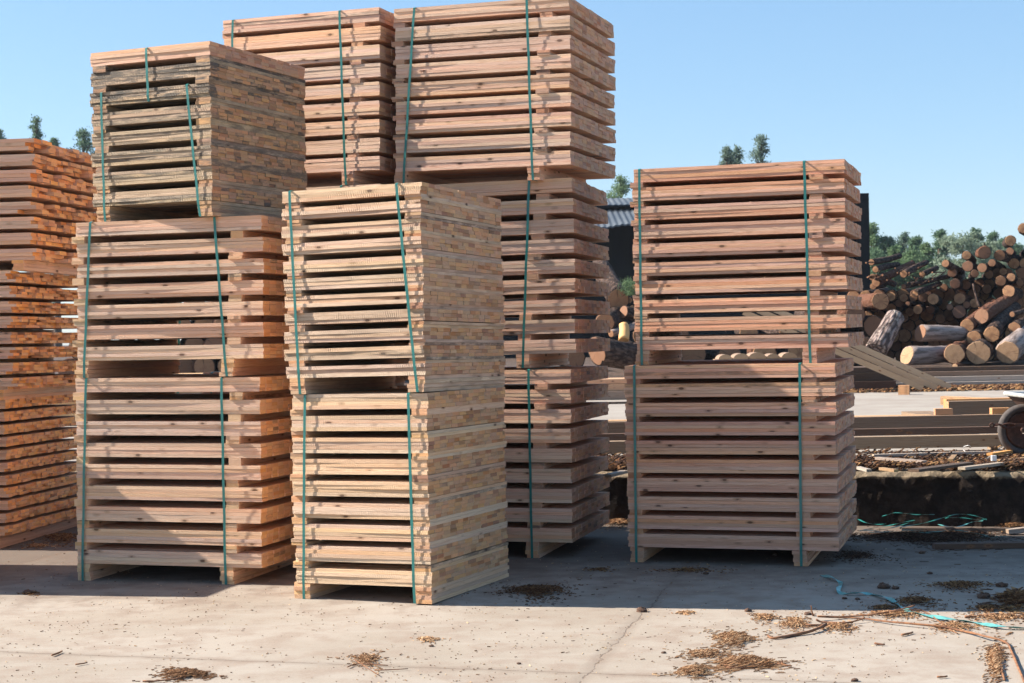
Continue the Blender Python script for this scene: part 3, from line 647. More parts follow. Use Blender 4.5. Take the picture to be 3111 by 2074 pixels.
for i in range(26):
    cx = R.uniform(360, 1060); cy = 600+R.uniform(-60, 110)+(.12*(cx-360)); L = R.uniform(40, 130); a = R.uniform(-.9, .3)
    seg((cx, cy), 32.6, (cx+L*math.cos(a), cy+L*math.sin(a)), 32.9+R.uniform(0, .5), R.uniform(4, 9), 'thin broken branch lying over the left slope of the pile', seed=650+i, taper=.5, name='branch', group='broken branches on the left slope of the pile')
# logs seen in the gap between the back and right-hand columns (origin 1780,580 scale 2.611)
OC = (1780, 580, 2.611); GC = 'logs seen between the back and right-hand columns'
seg((255, 860), 31.5, (110, 600), 34., 92, 'thick dark barky log sloping up left in the gap', seed=640, o=OC, group=GC)
seg((150, 1045), 30.6, (330, 930), 33., 82, 'brown round log end half hidden by the back column', seed=641, o=OC, group=GC)
seg((340, 865), 31.6, (400, 840), 33.5, 28, 'small brown log end right of the thick dark log', seed=642, o=OC, group=GC)
seg((368, 925), 31.4, (430, 915), 33., 20, 'tiny pale log end below the small brown one in the gap', seed=643, o=OC, group=GC)
seg((300, 1180), 30.1, (302, 1060), 30.3, 42, 'upright split orange billet in the gap', W['Ty'], W['Ty'], seed=644, o=OC, group=GC, name='split_billet')
seg((85, 1270), 29.6, (470, 1330), 30.3, 112, 'big dark charred-looking log lying across the gap with an orange end', seed=645, o=OC, group=GC, cut=-.4)
seg((300, 960), 31.2, (520, 1010), 31.6, 55, 'dark log lying across behind the billet', seed=646, o=OC, group=GC)
seg((200, 1130), 30.5, (400, 1060), 31., 30, 'pale peeled thin log behind the big dark one', M_greylog, seed=647, o=OC, group=GC)
seg((380, 800), 32.5, (700, 760), 33.5, 60, 'barky log hidden mostly behind the right-hand column', seed=648, o=OC, group=GC)
for i, (x, z, rr) in enumerate(((2.2, 1.0, .26), (2.9, .98, .24), (3.6, 1.0, .26), (4.3, .98, .24), (5.0, 1., .25), (5.7, 1., .25), (6.4, 1., .25), (7.0, 1.05, .25), (2.6, 1.4, .2), (3.3, 1.42, .2), (4.7, 1.42, .2), (5.5, 1.42, .2), (6.3, 1.42, .2), (1.2, 1., .26), (.5, 1., .26), (6.8, 1.75, .2), (6., 1.75, .2), (7.2, 1.5, .22), (7.3, 2.0, .18))):
    log((x, 32.0+.1*(i % 3), z), ((-1)**i*.1, 1, .02), 3., rr, 'log in the dark row behind the right-hand column', 'logs in the dark row behind the right-hand column', seed=700+i)

k_ = 0
for zz, n_row, x0_ in ((.95, 13, -8.6), (1.35, 12, -8.4), (1.75, 11, -8.2), (2.12, 10, -7.9)):
    for i in range(n_row):
        log((x0_+i*.78*.56, 31.4+.15*(i % 3), zz), (-.25, 1, 0), 3., .21, 'pine log in the %s row of the far pile behind the left columns' % {.95: 'lowest', 1.35: 'second', 1.75: 'third', 2.12: 'top'}[zz], 'pine logs of the far left pile', seed=800+k_); k_ += 1

# ------------------------------------------------------------ shed
def m_corr(name, c1, c2):
    m, nt, b = mat(name); P = nd(nt, 'NewGeometry').outputs['Position']
    n = noi(nt, nd(nt, 'Mapping', {0: P, 3: (1.2, .3, .3)}).outputs[0], 1., 5., .6)
    nt.links.new(mixc(nt, mr(nt, n, .35, .7), c1, c2), b.inputs['Base Color']); b.inputs['Roughness'].default_value = .6; b.inputs['Specular IOR Level'].default_value = .1
    return m
M_roof = m_corr('corrugated_roof', (.075, .09, .11), (.12, .135, .15)); M_shedwall = m_corr('dark_cladding', (.010, .010, .011), (.016, .016, .018))
sh = empty('sawmill_shed', loc=(7, 52, .6)); tag(sh, 'dark clad shed with corrugated grey roof behind the log piles', 'shed')
def corr(name, x0, x1, y0, z0, y1, z1, m, pitch=.18, amp=.011, sag=0., ragged=0.):
    g = MB(); N = int((x1-x0)/pitch*6); R = random.Random(3)
    for i in range(N+1):
        x = x0+(x1-x0)*i/N; a = amp*math.sin(x/pitch*2*PI); rg = ragged*mnoise.noise(Vector((x*.9, 0, 5)))
        g.v += [Vector((x, y0, z0+a+rg))-sh.location, Vector((x, (y0+y1)/2, (z0+z1)/2+a))-sh.location, Vector((x, y1, z1+a))-sh.location]
        g.v += [Vector((x, y0, z0+a+rg-.05))-sh.location, Vector((x, y1, z1+a-.05))-sh.location]
    for i in range(N):
        a, b = i*5, i*5+5
        for p, q in ((0, 1), (1, 2), (2, 4), (4, 3), (3, 0)): g.face((a+p, b+p, b+q, a+q), ((0, 0),)*4, (.5, .5, 0, 0))
    return g.build(name, m, sh)
corr('roof', -3, 11.05, 50.2, 5.42, 52.4, 5.80, M_roof)
corr('roof', -3, 10.2, 47.4, 4.63, 50.4, 5.28, M_roof, ragged=.2, amp=.014)
def wallbox(name, x0, x1, y0, y1, z0, z1, m):
    g = MB(); g.board(Vector((x0, y0, z0))-sh.location, X_, Y_, Z_, x1-x0, y1-y0, z1-z0, bow=0, segs=1); return g.build(name, m, sh)
corr('wall', -3, 10.9, 50.3, .5, 50.5, 5.41, M_shedwall, amp=.03)
wallbox('corner_post', 10.75, 11.1, 50.0, 50.29, .5, 5.62, M_shedwall)
wallbox('wall', 10.95, 11.06, 50.6, 56, .5, 5.3, M_shedwall)
wallbox('wall', -2.9, 10.9, 56, 56.1, .5, 5.3, M_shedwall)
wallbox('gutter', -3, 11.1, 50.02, 50.12, 5.34, 5.38, M_shedwall)

# ------------------------------------------------------------ trees
def m_leaf(name, c1, c2):
    m, nt, b = mat(name)
    a = nd(nt, 'Attribute', attribute_name='Col'); r = nd(nt, 'SeparateColor', {0: a.outputs['Color']}).outputs[0]
    nt.links.new(mixc(nt, r, c1, c2), b.inputs['Base Color']); b.inputs['Roughness'].default_value = .7
    b.inputs['Specular IOR Level'].default_value = .2
    tr = nd(nt, 'BsdfTranslucent'); nt.links.new(b.inputs['Base Color'].links[0].from_socket, tr.inputs[0])
    mx = nd(nt, 'MixShader', {0: .45}); nt.links.new(b.outputs[0], mx.inputs[1]); nt.links.new(tr.outputs[0], mx.inputs[2])
    nt.links.new(mx.outputs[0], nt.nodes['Material Output'].inputs[0])
    return m
M_pine = m_leaf('pine_needles', (.075, .14, .085), (.15, .23, .13)); M_pine2 = m_leaf('pine_needles_light', (.10, .17, .08), (.19, .27, .14))  # leaf colours lightened to carry part of the distance haze
M_oliv = m_leaf('olive_leaves', (.17, .23, .16), (.29, .35, .26)); M_euc = m_leaf('eucalyptus_leaves', (.12, .18, .14), (.20, .27, .21))
M_trunk = simple('tree_trunk', (.11, .075, .055), .9, col2=(.06, .04, .03), scale=5)
def tree(px, py, wpx, Z, shape, m, label, name='pine_tree', vis=None, n=7000, seed=0, leaf=.15, group='trees behind the yard'):
    R = random.Random(seed+4000); top = at(px, py, Z=Z); rad = wpx*.72*Z/FPX; base = Vector((top.x+R.uniform(-.4, .4), top.y, .55))
    h = top.z-base.z; root = empty(name, loc=base); tag(root, label, 'tree', group)
    cb = {'cone': .22, 'round': .55, 'sparse': .5, 'bush': .1, 'euc': .3}[shape]
    T = MB(); lean = Vector((top.x-base.x, 0, 0))
    tp = [Vector((0, 0, 0))+lean*(t*t)+Z_*(h*t*.95) for t in (0, .25, .5, .75, 1)]
    T.tube(tp, .18+h*.008, 7, r1=.03)
    clumps = []
    if shape == 'bush':
        for i in range(60):
            a = R.uniform(0, 2*PI); q = R.random()**.5; zz = R.random()
            clumps.append((Vector((rad*q*math.cos(a)*math.sqrt(1-zz*zz*.7), rad*q*math.sin(a), h*(.25+.72*zz))), rad*R.uniform(.12, .22)))
    else:
        k = {'cone': 110, 'round': 50, 'sparse': 44, 'euc': 90}[shape]
        for i in range(k):
            t = (i+R.random())/k; zz = cb+(1-cb)*t
            if shape in ('cone', 'euc'): ro = rad*(1-t)**.55*1.15+.1
            else: ro = rad*math.sqrt(max(0, 1-(2*t-.75)**2*.75))
            a = R.uniform(0, 2*PI); q = ro*R.uniform(.35, 1.0)
            ang = Vector((q*math.cos(a), q*math.sin(a), h*zz+(.3 if shape == 'sparse' else .1)*R.uniform(-1, 1)))
            ctr = ang+lean*zz*zz; clumps.append((ctr, (.28 if shape != 'sparse' else .30)*rad*R.uniform(.6, 1.1)*(1.1-.5*t if shape == 'cone' else 1)+.08))
            st = Vector((0, 0, h*max(.1, zz-.05)))+lean*zz*zz
            T.tube([st, (st+ctr)/2+Vector((0, 0, -.08)), ctr], .05, 5, r1=.015)
        clumps.append((Vector((lean.x, 0, h*.99)), .16*rad+.05)); clumps.append((Vector((lean.x, 0, h*.94)), .22*rad+.05))
    T.build('trunk', M_trunk, root)
    g = MB(); per = max(8, n//len(clumps))
    for c, cr in clumps:
        sh_ = R.random()*.5
        for _ in range(per):
            v = Vector((R.gauss(0, .5), R.gauss(0, .5), R.gauss(0, .36)))*cr; p = c+v
            d1 = Vector((R.gauss(0, 1), R.gauss(0, 1), R.gauss(.4, 1))).normalized(); d2 = d1.cross(Vector((R.gauss(0, 1), R.gauss(0, 1), R.gauss(0, 1)))).normalized()
            s1 = leaf*R.uniform(.6, 1.3); s2 = s1*.38
            b = len(g.v); g.v += [p-d1*s1*.5, p+d2*s2*.5, p+d1*s1*.5, p-d2*s2*.5]
            g.face((b, b+1, b+2, b+3), ((0, 0),)*4, (min(1, sh_+R.random()*.5), 0, 0, 0))
    g.build('crown', m, root)
tree(110, 358, 66, 90, 'cone', M_pine, 'pine with a small pointed crown above the bundles at the left edge', seed=1)
tree(252, 398, 80, 90, 'round', M_pine, 'dark round-topped pine left of the weathered grey bundle', seed=2)
tree(-6, 396, 56, 90, 'round', M_pine, 'pine crown just entering at the left edge', seed=3)
tree(165, 418, 40, 95, 'round', M_pine, 'pine tip barely showing between the two left pines', seed=4)
tree(1885, 543, 88, 90, 'sparse', M_pine2, 'airy pine crown above the shed roof', seed=5)
tree(2205, 446, 50, 85, 'euc', M_euc, 'left and lower of the two narrow tree tops above the right-hand column', name='tall_tree', seed=6)
tree(2236, 455, 50, 86, 'euc', M_euc, 'narrow tree top close beside the lower one above the right-hand column', name='tall_tree', seed=7)
tree(2312, 416, 70, 85, 'euc', M_euc, 'taller pointed tree top above the right-hand column', name='tall_tree', seed=8)
F_ = [(2648, 702, 60, 88, 'sparse', M_pine2, 'airy tree beside the shed corner post'), (2695, 722, 80, 84, 'cone', M_pine, 'broad dark pine right of the shed corner'), (2745, 712, 62, 92, 'cone', M_euc, 'pointed greyish pine, second from the shed'),
      (2786, 725, 66, 86, 'cone', M_pine, 'pine in the middle of the row behind the pile'), (2815, 745, 50, 80, 'cone', M_pine2, 'short light green pine left of the tall dark pine'), (2857, 703, 76, 84, 'cone', M_pine, 'tall dark pine left of the silvery bush'),
      (2965, 700, 50, 90, 'cone', M_pine, 'pine tip rising behind the silvery bush'), (3016, 711, 52, 88, 'cone', M_pine, 'pine right of the silvery bush'), (3052, 728, 60, 86, 'cone', M_pine, 'last pine of the row before the top of the pile'), (2720, 752, 70, 78, 'cone', M_pine2, 'low light green pine in front of the row'),
      (2770, 770, 70, 76, 'round', M_pine2, 'low rounded green tree in front of the row'), (2660, 770, 60, 76, 'round', M_pine, 'low dark tree beside the shed post'), (3090, 745, 70, 90, 'cone', M_pine, 'pine behind the topmost logs at the right edge')]
for i, (a, b, c_, Z, s_, m_, l_) in enumerate(F_): tree(a, b, c_, Z, s_, m_, l_, seed=20+i, n=9000)
tree(2925, 706, 150, 66, 'bush', M_oliv, 'wide silvery green bush behind the slope of the log pile', name='silvery_tree', seed=50, n=12000, leaf=.13)
tree(2990, 720, 110, 68, 'bush', M_oliv, 'silvery green bush right of the widest one', name='silvery_tree', seed=51, n=8000, leaf=.13)
R = random.Random(9)
for i in range(9):    # trees hidden low behind the pile keep the tree line closed
    tree(2600+i*62, 800+R.uniform(-10, 14), 110, 96, 'round', M_pine, ['dark tree low behind the pile beside the shed', 'dark tree low behind the top left logs', 'dark tree low behind the splintered log', 'dark tree low left of the tall dark pine', 'dark tree low below the tall dark pine', 'dark tree low behind the silvery bush', 'dark tree low right of the silvery bush', 'dark tree low behind the high right logs', 'dark tree low behind the right end of the pile'][i], seed=60+i, n=2500, leaf=.2)
# sprig of pine growing in the gap
g = MB(); R = random.Random(5); p0 = at(1912, 900, Z=31.4)
for i in range(260):
    d = Vector((R.gauss(0, .5), R.gauss(0, .4), abs(R.gauss(.5, .5)))).normalized(); o = Vector((R.gauss(0, .07), R.gauss(0, .07), R.uniform(0, .28)))
    s_ = d.cross(Vector((R.random(), R.random(), R.random()))).normalized()*.006
    b = len(g.v); g.v += [o-s_, o+s_, o+d*.15]; g.face((b, b+1, b+2), ((0, 0),)*3, (R.random(), 0, 0, 0))
o = g.build('pine_seedling', M_pine2); o.location = p0; tag(o, 'small green pine seedling among the logs in the gap between columns', 'plant')

# ------------------------------------------------------------ wheelbarrow at the right edge
wc = at(3110, 1306, Z=13.3); wb = empty('wheelbarrow', loc=(wc.x, wc.y, .40)); tag(wb, 'rusty wheelbarrow with a worn tyre, half out of the frame on the raised yard', 'wheelbarrow')
hz = wc.z-.40
def torus(Rm, rm, n=40, m=12, fl=1.):
    g = MB()
    for i in range(n):
        a = 2*PI*i/n
        for j in range(m):
            b = 2*PI*j/m; q = Rm+rm*math.cos(b)
            g.v.append(Vector((q*math.cos(a), rm*fl*math.sin(b), q*math.sin(a)+hz)))
    for i in range(n):
        for j in range(m):
            i2, j2 = (i+1) % n, (j+1) % m; g.face((i*m+j, i*m+j2, i2*m+j2, i2*m+j), ((0, 0),)*4, (.5, .5, 0, 0))
    return g
wheel = torus(.182, .033, fl=1.1).build('wheel', M_rubber, wb, smooth=True)
g = MB(); n = 32
for yy, rr in ((-.012, .03), (-.012, .10), (-.028, .13), (-.03, .15), (.03, .15), (.028, .13)):
    for i in range(n): a = 2*PI*i/n; g.v.append(Vector((rr*math.cos(a), yy, rr*math.sin(a)+hz)))
for k in range(5):
    for i in range(n):
        i2 = (i+1) % n; g.face((k*n+i, k*n+i2, k*n+n+i2, k*n+n+i), ((0, 0),)*4, (.5, .5, 0, 0))
g.build('rim', M_rust, wheel, smooth=True)
g = MB(); g.tube([(0, -.07, hz), (0, .07, hz)], .016, 10); g.build('axle', M_rust, wheel)
a0 = at(3008, 1291, Z=13.21); a1 = at(3074, 1293, Z=13.21)
g = MB(); lp = []; cx0, cz0 = a1.x-wc.x-.03, a1.z-.40
# strap-iron arm: eye, neck, big loop, then a bar running out to the right
for k in range(13): t = 2*PI*k/12; lp.append((a0.x-wc.x+.012+.018*math.cos(t), -.1, a0.z-.40+.016*math.sin(t)))
g.tube(lp, .007, 6); g.tube([(a0.x-wc.x+.03, -.1, a0.z-.40), (a0.x-wc.x+.07, -.1, a0.z-.395), (cx0-.055, -.1, cz0+.004)], .01, 6)
lp = [(cx0+.055*math.cos(2*PI*k/16), -.1, cz0+.02*math.sin(2*PI*k/16)) for k in range(17)]; g.tube(lp, .0075, 6)
g.board((cx0+.05, -.112, cz0-.01), X_, Y_, Z_, 1.25, .012, .03, bow=0, segs=2); g.build('frame_arm', M_rust, wb, smooth=False)
g = MB(); g.board((cx0+.05, .09, cz0-.01), X_, Y_, Z_, 1.25, .012, .03, bow=0, segs=2); g.build('frame_arm', M_rust, wb)
t0 = at(3084, 1199, Z=13.3); tx0 = t0.x-wc.x; tz0 = t0.z-.40
g = MB(); top = [(tx0, -.28), (tx0+.85, -.28), (tx0+.85, .28), (tx0, .28)]; bot = [(tx0+.25, -.16), (tx0+.7, -.16), (tx0+.7, .16), (tx0+.25, .16)]
for (a, b), zz in [(q, tz0) for q in top]+[(q, hz+.03) for q in bot]: g.v.append(Vector((a, b, zz)))
for k in range(4): k2 = (k+1) % 4; g.face((k, k2, 4+k2, 4+k), ((0, 0),)*4, (.5, .5, 0, 0))
g.face((4, 5, 6, 7), ((0, 0),)*4, (.5, .5, 0, 0)); g.build('tray', M_rust, wb)
g = MB(); P = [Vector((a, b, tz0)) for a, b in top+top[:1]]; g.tube(P, .018, 8); g.build('tray_rim', M_galv, wb)
for s_ in (-.16, .16):
    g = MB(); g.tube([(tx0+.62, s_, hz+.03), (tx0+.66, s_, .0)], .014, 8); g.build('leg', M_rust, wb)

# ------------------------------------------------------------ litter
def sliver(g, p, a, L, wd, th, r, tilt=0., R=rnd):
    d = Vector((math.cos(a)*math.cos(tilt), math.sin(a)*math.cos(tilt), math.sin(tilt))); s = Z_.cross(d).normalized(); u = d.cross(s)
    b = len(g.v); h = s*wd*.5
    g.v += [p-h, p+h, p+d*L+h*.6, p+d*L-h*.6, p-h+u*th, p+h+u*th, p+d*L+h*.6+u*th, p+d*L-h*.6+u*th]
    for f in ((4, 5, 6, 7), (0, 4, 7, 3), (1, 2, 6, 5), (0, 1, 5, 4), (3, 7, 6, 2)):
        g.face(tuple(b+i for i in f), ((0, 0),)*4, (r, .5, 0, 0))
def patch(label, px, py, rx, ry, n, m, z0=0., h=.02, seed=0, ln=(.006, .024), wd=(.0015, .005), ang=None, name='bark_litter', tone=(0, 1)):
    """rx, ry in photo pixels"""
    R = random.Random(seed+7000); c = at(px, py, z=z0); ex = at(px+rx, py, z=z0)-c; ey = at(px, py-ry, z=z0)-c; g = MB(); n = int(n*.75)
    ph = [R.uniform(0, 6.3) for _ in range(4)]
    for _ in range(n):
        a = R.uniform(0, 2*PI); q = min(2.4, abs(R.gauss(0, .5 if R.random() < .85 else .9)))*(1+.3*math.sin(3*a+ph[0])+.2*math.sin(5*a+ph[1])+.15*math.sin(9*a+ph[2]))
        p = c+ex*(q*math.cos(a))+ey*(q*math.sin(a)); z = z0+max(0, h*(1-min(q, 1)**2))*R.uniform(.5, 1)
        L = R.uniform(*ln)
        sliver(g, Vector((p.x, p.y, z+.001)), (R.gauss(ang, .35) if ang is not None else R.uniform(0, 2*PI)), L, R.uniform(*wd), R.uniform(.001, .004), R.uniform(*tone), R.uniform(-.05, .3) if z > z0+.004 else R.uniform(0, .06))
    loc = Vector((c.x, c.y, z0)); o = g.build(name, m, loc=loc); return tag(o, label, 'bark litter', 'patches of bark and sawdust on the concrete', 'stuff')
def o2(x, y): return 2200+x/2.5817, 1600+y/2.5817
def o4(x, y): return 1200+x/2.138, 1600+y/2.138
def o3(x, y): return 600*0+x/1.96, 1600+y/1.96
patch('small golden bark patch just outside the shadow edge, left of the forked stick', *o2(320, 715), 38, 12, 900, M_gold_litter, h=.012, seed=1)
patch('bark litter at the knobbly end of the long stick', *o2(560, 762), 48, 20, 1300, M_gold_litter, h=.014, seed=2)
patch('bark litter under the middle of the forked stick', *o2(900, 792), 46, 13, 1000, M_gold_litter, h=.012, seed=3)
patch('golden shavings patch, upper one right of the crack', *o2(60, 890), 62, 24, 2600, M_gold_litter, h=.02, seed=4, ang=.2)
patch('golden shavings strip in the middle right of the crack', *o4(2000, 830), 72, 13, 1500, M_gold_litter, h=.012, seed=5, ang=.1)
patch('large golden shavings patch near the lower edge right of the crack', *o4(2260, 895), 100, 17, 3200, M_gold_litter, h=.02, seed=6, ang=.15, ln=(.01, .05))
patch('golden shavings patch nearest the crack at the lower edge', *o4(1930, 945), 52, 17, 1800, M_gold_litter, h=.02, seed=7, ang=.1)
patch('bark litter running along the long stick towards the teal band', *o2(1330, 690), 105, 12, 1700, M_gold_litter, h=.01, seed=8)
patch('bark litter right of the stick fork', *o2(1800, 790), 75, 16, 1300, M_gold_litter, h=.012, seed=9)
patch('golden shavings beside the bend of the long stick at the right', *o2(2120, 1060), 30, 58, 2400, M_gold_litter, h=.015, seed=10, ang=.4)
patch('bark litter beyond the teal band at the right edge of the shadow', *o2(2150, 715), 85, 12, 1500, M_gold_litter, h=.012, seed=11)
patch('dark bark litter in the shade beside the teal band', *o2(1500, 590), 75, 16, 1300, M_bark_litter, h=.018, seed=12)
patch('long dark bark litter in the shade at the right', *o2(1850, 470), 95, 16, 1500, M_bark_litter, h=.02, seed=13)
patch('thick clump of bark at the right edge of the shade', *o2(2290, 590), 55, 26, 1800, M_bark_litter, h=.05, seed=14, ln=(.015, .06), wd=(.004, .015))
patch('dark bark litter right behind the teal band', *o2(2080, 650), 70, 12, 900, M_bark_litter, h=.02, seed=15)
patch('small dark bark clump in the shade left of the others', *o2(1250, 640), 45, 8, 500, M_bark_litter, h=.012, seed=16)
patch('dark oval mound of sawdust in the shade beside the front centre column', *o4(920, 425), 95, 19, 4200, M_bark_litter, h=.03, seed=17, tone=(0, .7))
patch('brown shavings patch at the bottom edge on the left', *o3(1090, 885), 75, 14, 2600, M_gold_litter, h=.022, seed=18, ang=.25, tone=(0, .7))
patch('thin shavings and twigs around the joint in the lower middle', *o3(2180, 795), 52, 22, 800, M_gold_litter, h=.008, seed=19)
patch('small pale sawdust spot in the middle foreground', *o4(215, 735), 30, 9, 500, M_gold_litter, h=.006, seed=20, tone=(.5, 1))
patch('pale sawdust spot right of the crack near the shadow', *o4(1885, 560), 24, 5, 350, M_gold_litter, h=.005, seed=21, tone=(.4, 1))
patch('brown bark heap between the left edge column and the left strapped column', *o3(370, 75), 70, 18, 2400, M_bark_litter, h=.03, seed=22)
patch('golden bark strands in front of the brown heap at the left', *o3(230, 115), 45, 7, 700, M_gold_litter, h=.01, seed=23)
patch('dark clod litter in the left shadow', *o3(180, 400), 30, 6, 300, M_bark_litter, h=.012, seed=24)
patch('dim bark litter in front of the right-hand column', *o4(1900, 285), 110, 8, 700, M_bark_litter, h=.006, seed=25)
patch('brown crust in the shade left of the crack', *o4(1330, 280), 40, 6, 350, M_bark_litter, h=.006, seed=26)
patch('brown litter under the right end of the right-hand column', 2600, 1690, 70, 16, 1500, M_dark_litter, h=.01, seed=27)
patch('dark litter along the foot of the wall under the green straps', 2830, 1635, 260, 20, 7000, M_dark_litter, h=.03, seed=28, ln=(.01, .06))
patch('golden bark heap at the foot of the wall between the back and right columns', 1880, 1592, 60, 14, 1800, M_gold_litter, h=.04, seed=29)
patch('dark litter along the foot of the wall at the right edge', 3080, 1600, 60, 10, 1200, M_bark_litter, h=.03, seed=30)
def scatter(name, label, m, n, area, z0, ln, wd, seed, cat='litter', th=(.001, .004), tilt=.12, hfun=None):
    R = random.Random(seed); g = MB()
    for _ in range(n):
        x, y = area(R)
        if cat == 'wood chips' and mnoise.noise(Vector((x*1.3, y*1.6, 7)))+R.uniform(-.25, .6) < .12: continue
        z = z0+(hfun(x, y)*R.random() if hfun else 0)
        sliver(g, Vector((x, y, z+.0008)), R.gauss(0, 1.0), R.uniform(*ln)*R.uniform(.4, 1), R.uniform(*wd), R.uniform(*th), R.random(), R.uniform(0, tilt))
    return tag(g.build(name, m), label, cat, kind='stuff')
scatter('wood_chips', 'fine wood chips and splinters scattered over the concrete', M_chips, 2300, lambda R: (R.uniform(-3.4, 3.6), 6.6+abs(R.gauss(0, 1.8))), 0., (.003, .024), (.0015, .005), 31, 'wood chips')
scatter('wood_chips', 'sawdust crumbs thinly spread over the whole concrete', M_chips, 6000, lambda R: (R.uniform(-4, 4), R.uniform(6.4, 11.5)), 0., (.002, .008), (.002, .005), 32, 'wood chips')
# bark covering the edge of the raised yard
def edge_area(R):
    x = R.uniform(.2, 5.5); return x, wl(x)+.10+abs(R.gauss(0, .75))
scatter('bark_cover', 'thick dark bark litter covering the edge of the raised yard', M_dark_litter, 15000, edge_area, .40, (.02, .09), (.006, .024), 33, 'bark litter', (.002, .01), .5, lambda x, y: .05*max(0, mnoise.noise(Vector((x*2, y*2, 0)))+.5))
scatter('bark_cover', 'brown bark flakes lying on the dark litter of the raised yard', M_bark_litter, 2600, edge_area, .41, (.02, .1), (.006, .03), 34, 'bark litter', (.002, .01), .5, lambda x, y: .05*max(0, mnoise.noise(Vector((x*2, y*2, 0)))+.5))
scatter('bark_cover', 'bark rubble strip below the timbers of the log yard', M_bark_litter, 5000, lambda R: (R.uniform(4, 12), R.uniform(26.9, 28.9)), .40, (.03, .12), (.02, .06), 35, 'bark litter', (.01, .03), .4)
# boards and sticks in that litter
TT = [((2658, 1396), (2805, 1407), .045, 'Tg', 'pale split slat lying in the bark on the raised yard'), ((2790, 1434), (2960, 1412), .09, 'Td', 'long dark slab in the bark left of the white tag'), ((2935, 1428), (3050, 1412), .06, 'Tg', 'pointed grey slab at the right in the bark'),
      ((3040, 1405), (3130, 1397), .05, 'T', 'brown slat at the right edge of the bark'), ((2895, 1402), (2908, 1388), .04, 'T', 'short tan slat end in the middle of the bark'), ((2600, 1424), (2632, 1434), .04, 'Tg', 'pale stick end at the left of the bark'), ((2670, 1428), (2715, 1434), .04, 'T', 'small brown slat near the wall edge'),
      ((2655, 1388), (3010, 1378), .05, 'Tg', 'long pale slat under the nearest beam'), ((3015, 1384), (3080, 1374), .05, 'Ty', 'yellow slat beside the wheelbarrow tyre'), ((1858, 1450), (1910, 1436), .06, 'Tg', 'pale board on the wall edge between the back and right columns')]
for i, (a, b, wd, st, lab) in enumerate(TT):
    p, q = at(*a, z=.445), at(*b, z=.445); timber('slat', lab, p, q-p, (q-p).length, wd, .02, st, cat='slat', seed=80+i)
R = random.Random(12); g = MB()
o = at(3014, 1400, z=.47); g.board(o, X_, Y_, Z_, .035, .03, .04, bow=0, segs=1); tag(g.build('tag', M_white), 'small white tag lying in the bark near the wheelbarrow', 'tag')
# curly wire and twigs
def wire(label, pts, r, m, z=.45, px=True, name='twig', cat='twig', n=6):
    g = MB(); P = [at(a, b, z=(c[0] if c else z)) if px else Vector((a, b, *c)) for a, b, *c in pts]
    g.tube(P, r, n, R=random.Random(4), rough=.12); c = P[0].copy(); o = MB.build(g, name, m, loc=c); return tag(o, label, cat)
wire('thin pale wire loop standing in the bark', [(2938, 1376, .45), (2926, 1366, .47), (2928, 1356, .50), (2942, 1352, .52), (2950, 1356, .50)], .002, M_white, name='wire', cat='wire')
def band(name, label, pts, wd, m, cat='strap', twist=0., group=None):
    """flat plastic band through world points"""
    g = MB(); n = len(pts); P = [Vector(p) for p in pts]
    for i, p in enumerate(P):
        t = (P[min(i+1, n-1)]-P[max(i-1, 0)]).normalized(); s_ = Z_.cross(t).normalized(); u = t.cross(s_)
        a = twist*math.sin(i*.9); s_ = s_*math.cos(a)+u*math.sin(a)
        g.v += [p-s_*wd*.5, p+s_*wd*.5, p+s_*wd*.5+u*.0012, p-s_*wd*.5+u*.0012]
    for i in range(n-1):
        for k in range(4): k2 = (k+1) % 4; g.face((i*4+k, i*4+k2, i*4+4+k2, i*4+4+k), ((0, 0),)*4, (.5, .5, 0, 0))
    g.face((0, 1, 2, 3), ((0, 0),)*4, (.5, .5, 0, 0)); e = (n-1)*4; g.face((e+3, e+2, e+1, e), ((0, 0),)*4, (.5, .5, 0, 0))
    return tag(g.build(name, m, loc=P[0].copy()), label, cat, group)
def smooth(P, k=4):
    P = [Vector(p) for p in P]; out = []
    for i in range(len(P)-1):
        p0, p1, p2, p3 = P[max(i-1, 0)], P[i], P[i+1], P[min(i+2, len(P)-1)]
        for j in range(k):
            t = j/k; out.append(.5*((2*p1)+(p2-p0)*t+(2*p0-5*p1+4*p2-p3)*t*t+(3*p1-p0-3*p2+p3)*t**3))
    return out+[P[-1]]
sp = [(770, 380), (850, 400), (915, 440), (895, 490), (930, 525), (1050, 518), (1150, 530), (1280, 555), (1350, 600), (1430, 652), (1500, 675), (1700, 712), (1950, 748), (2150, 778), (2400, 800)]
band('loose_strap', 'loose teal plastic band snaking from the shade out to the right edge', smooth([at(*o2(*p), z=.004+.012*(i % 2)) for i, p in enumerate(sp)]), .026, M_teal, twist=.5)
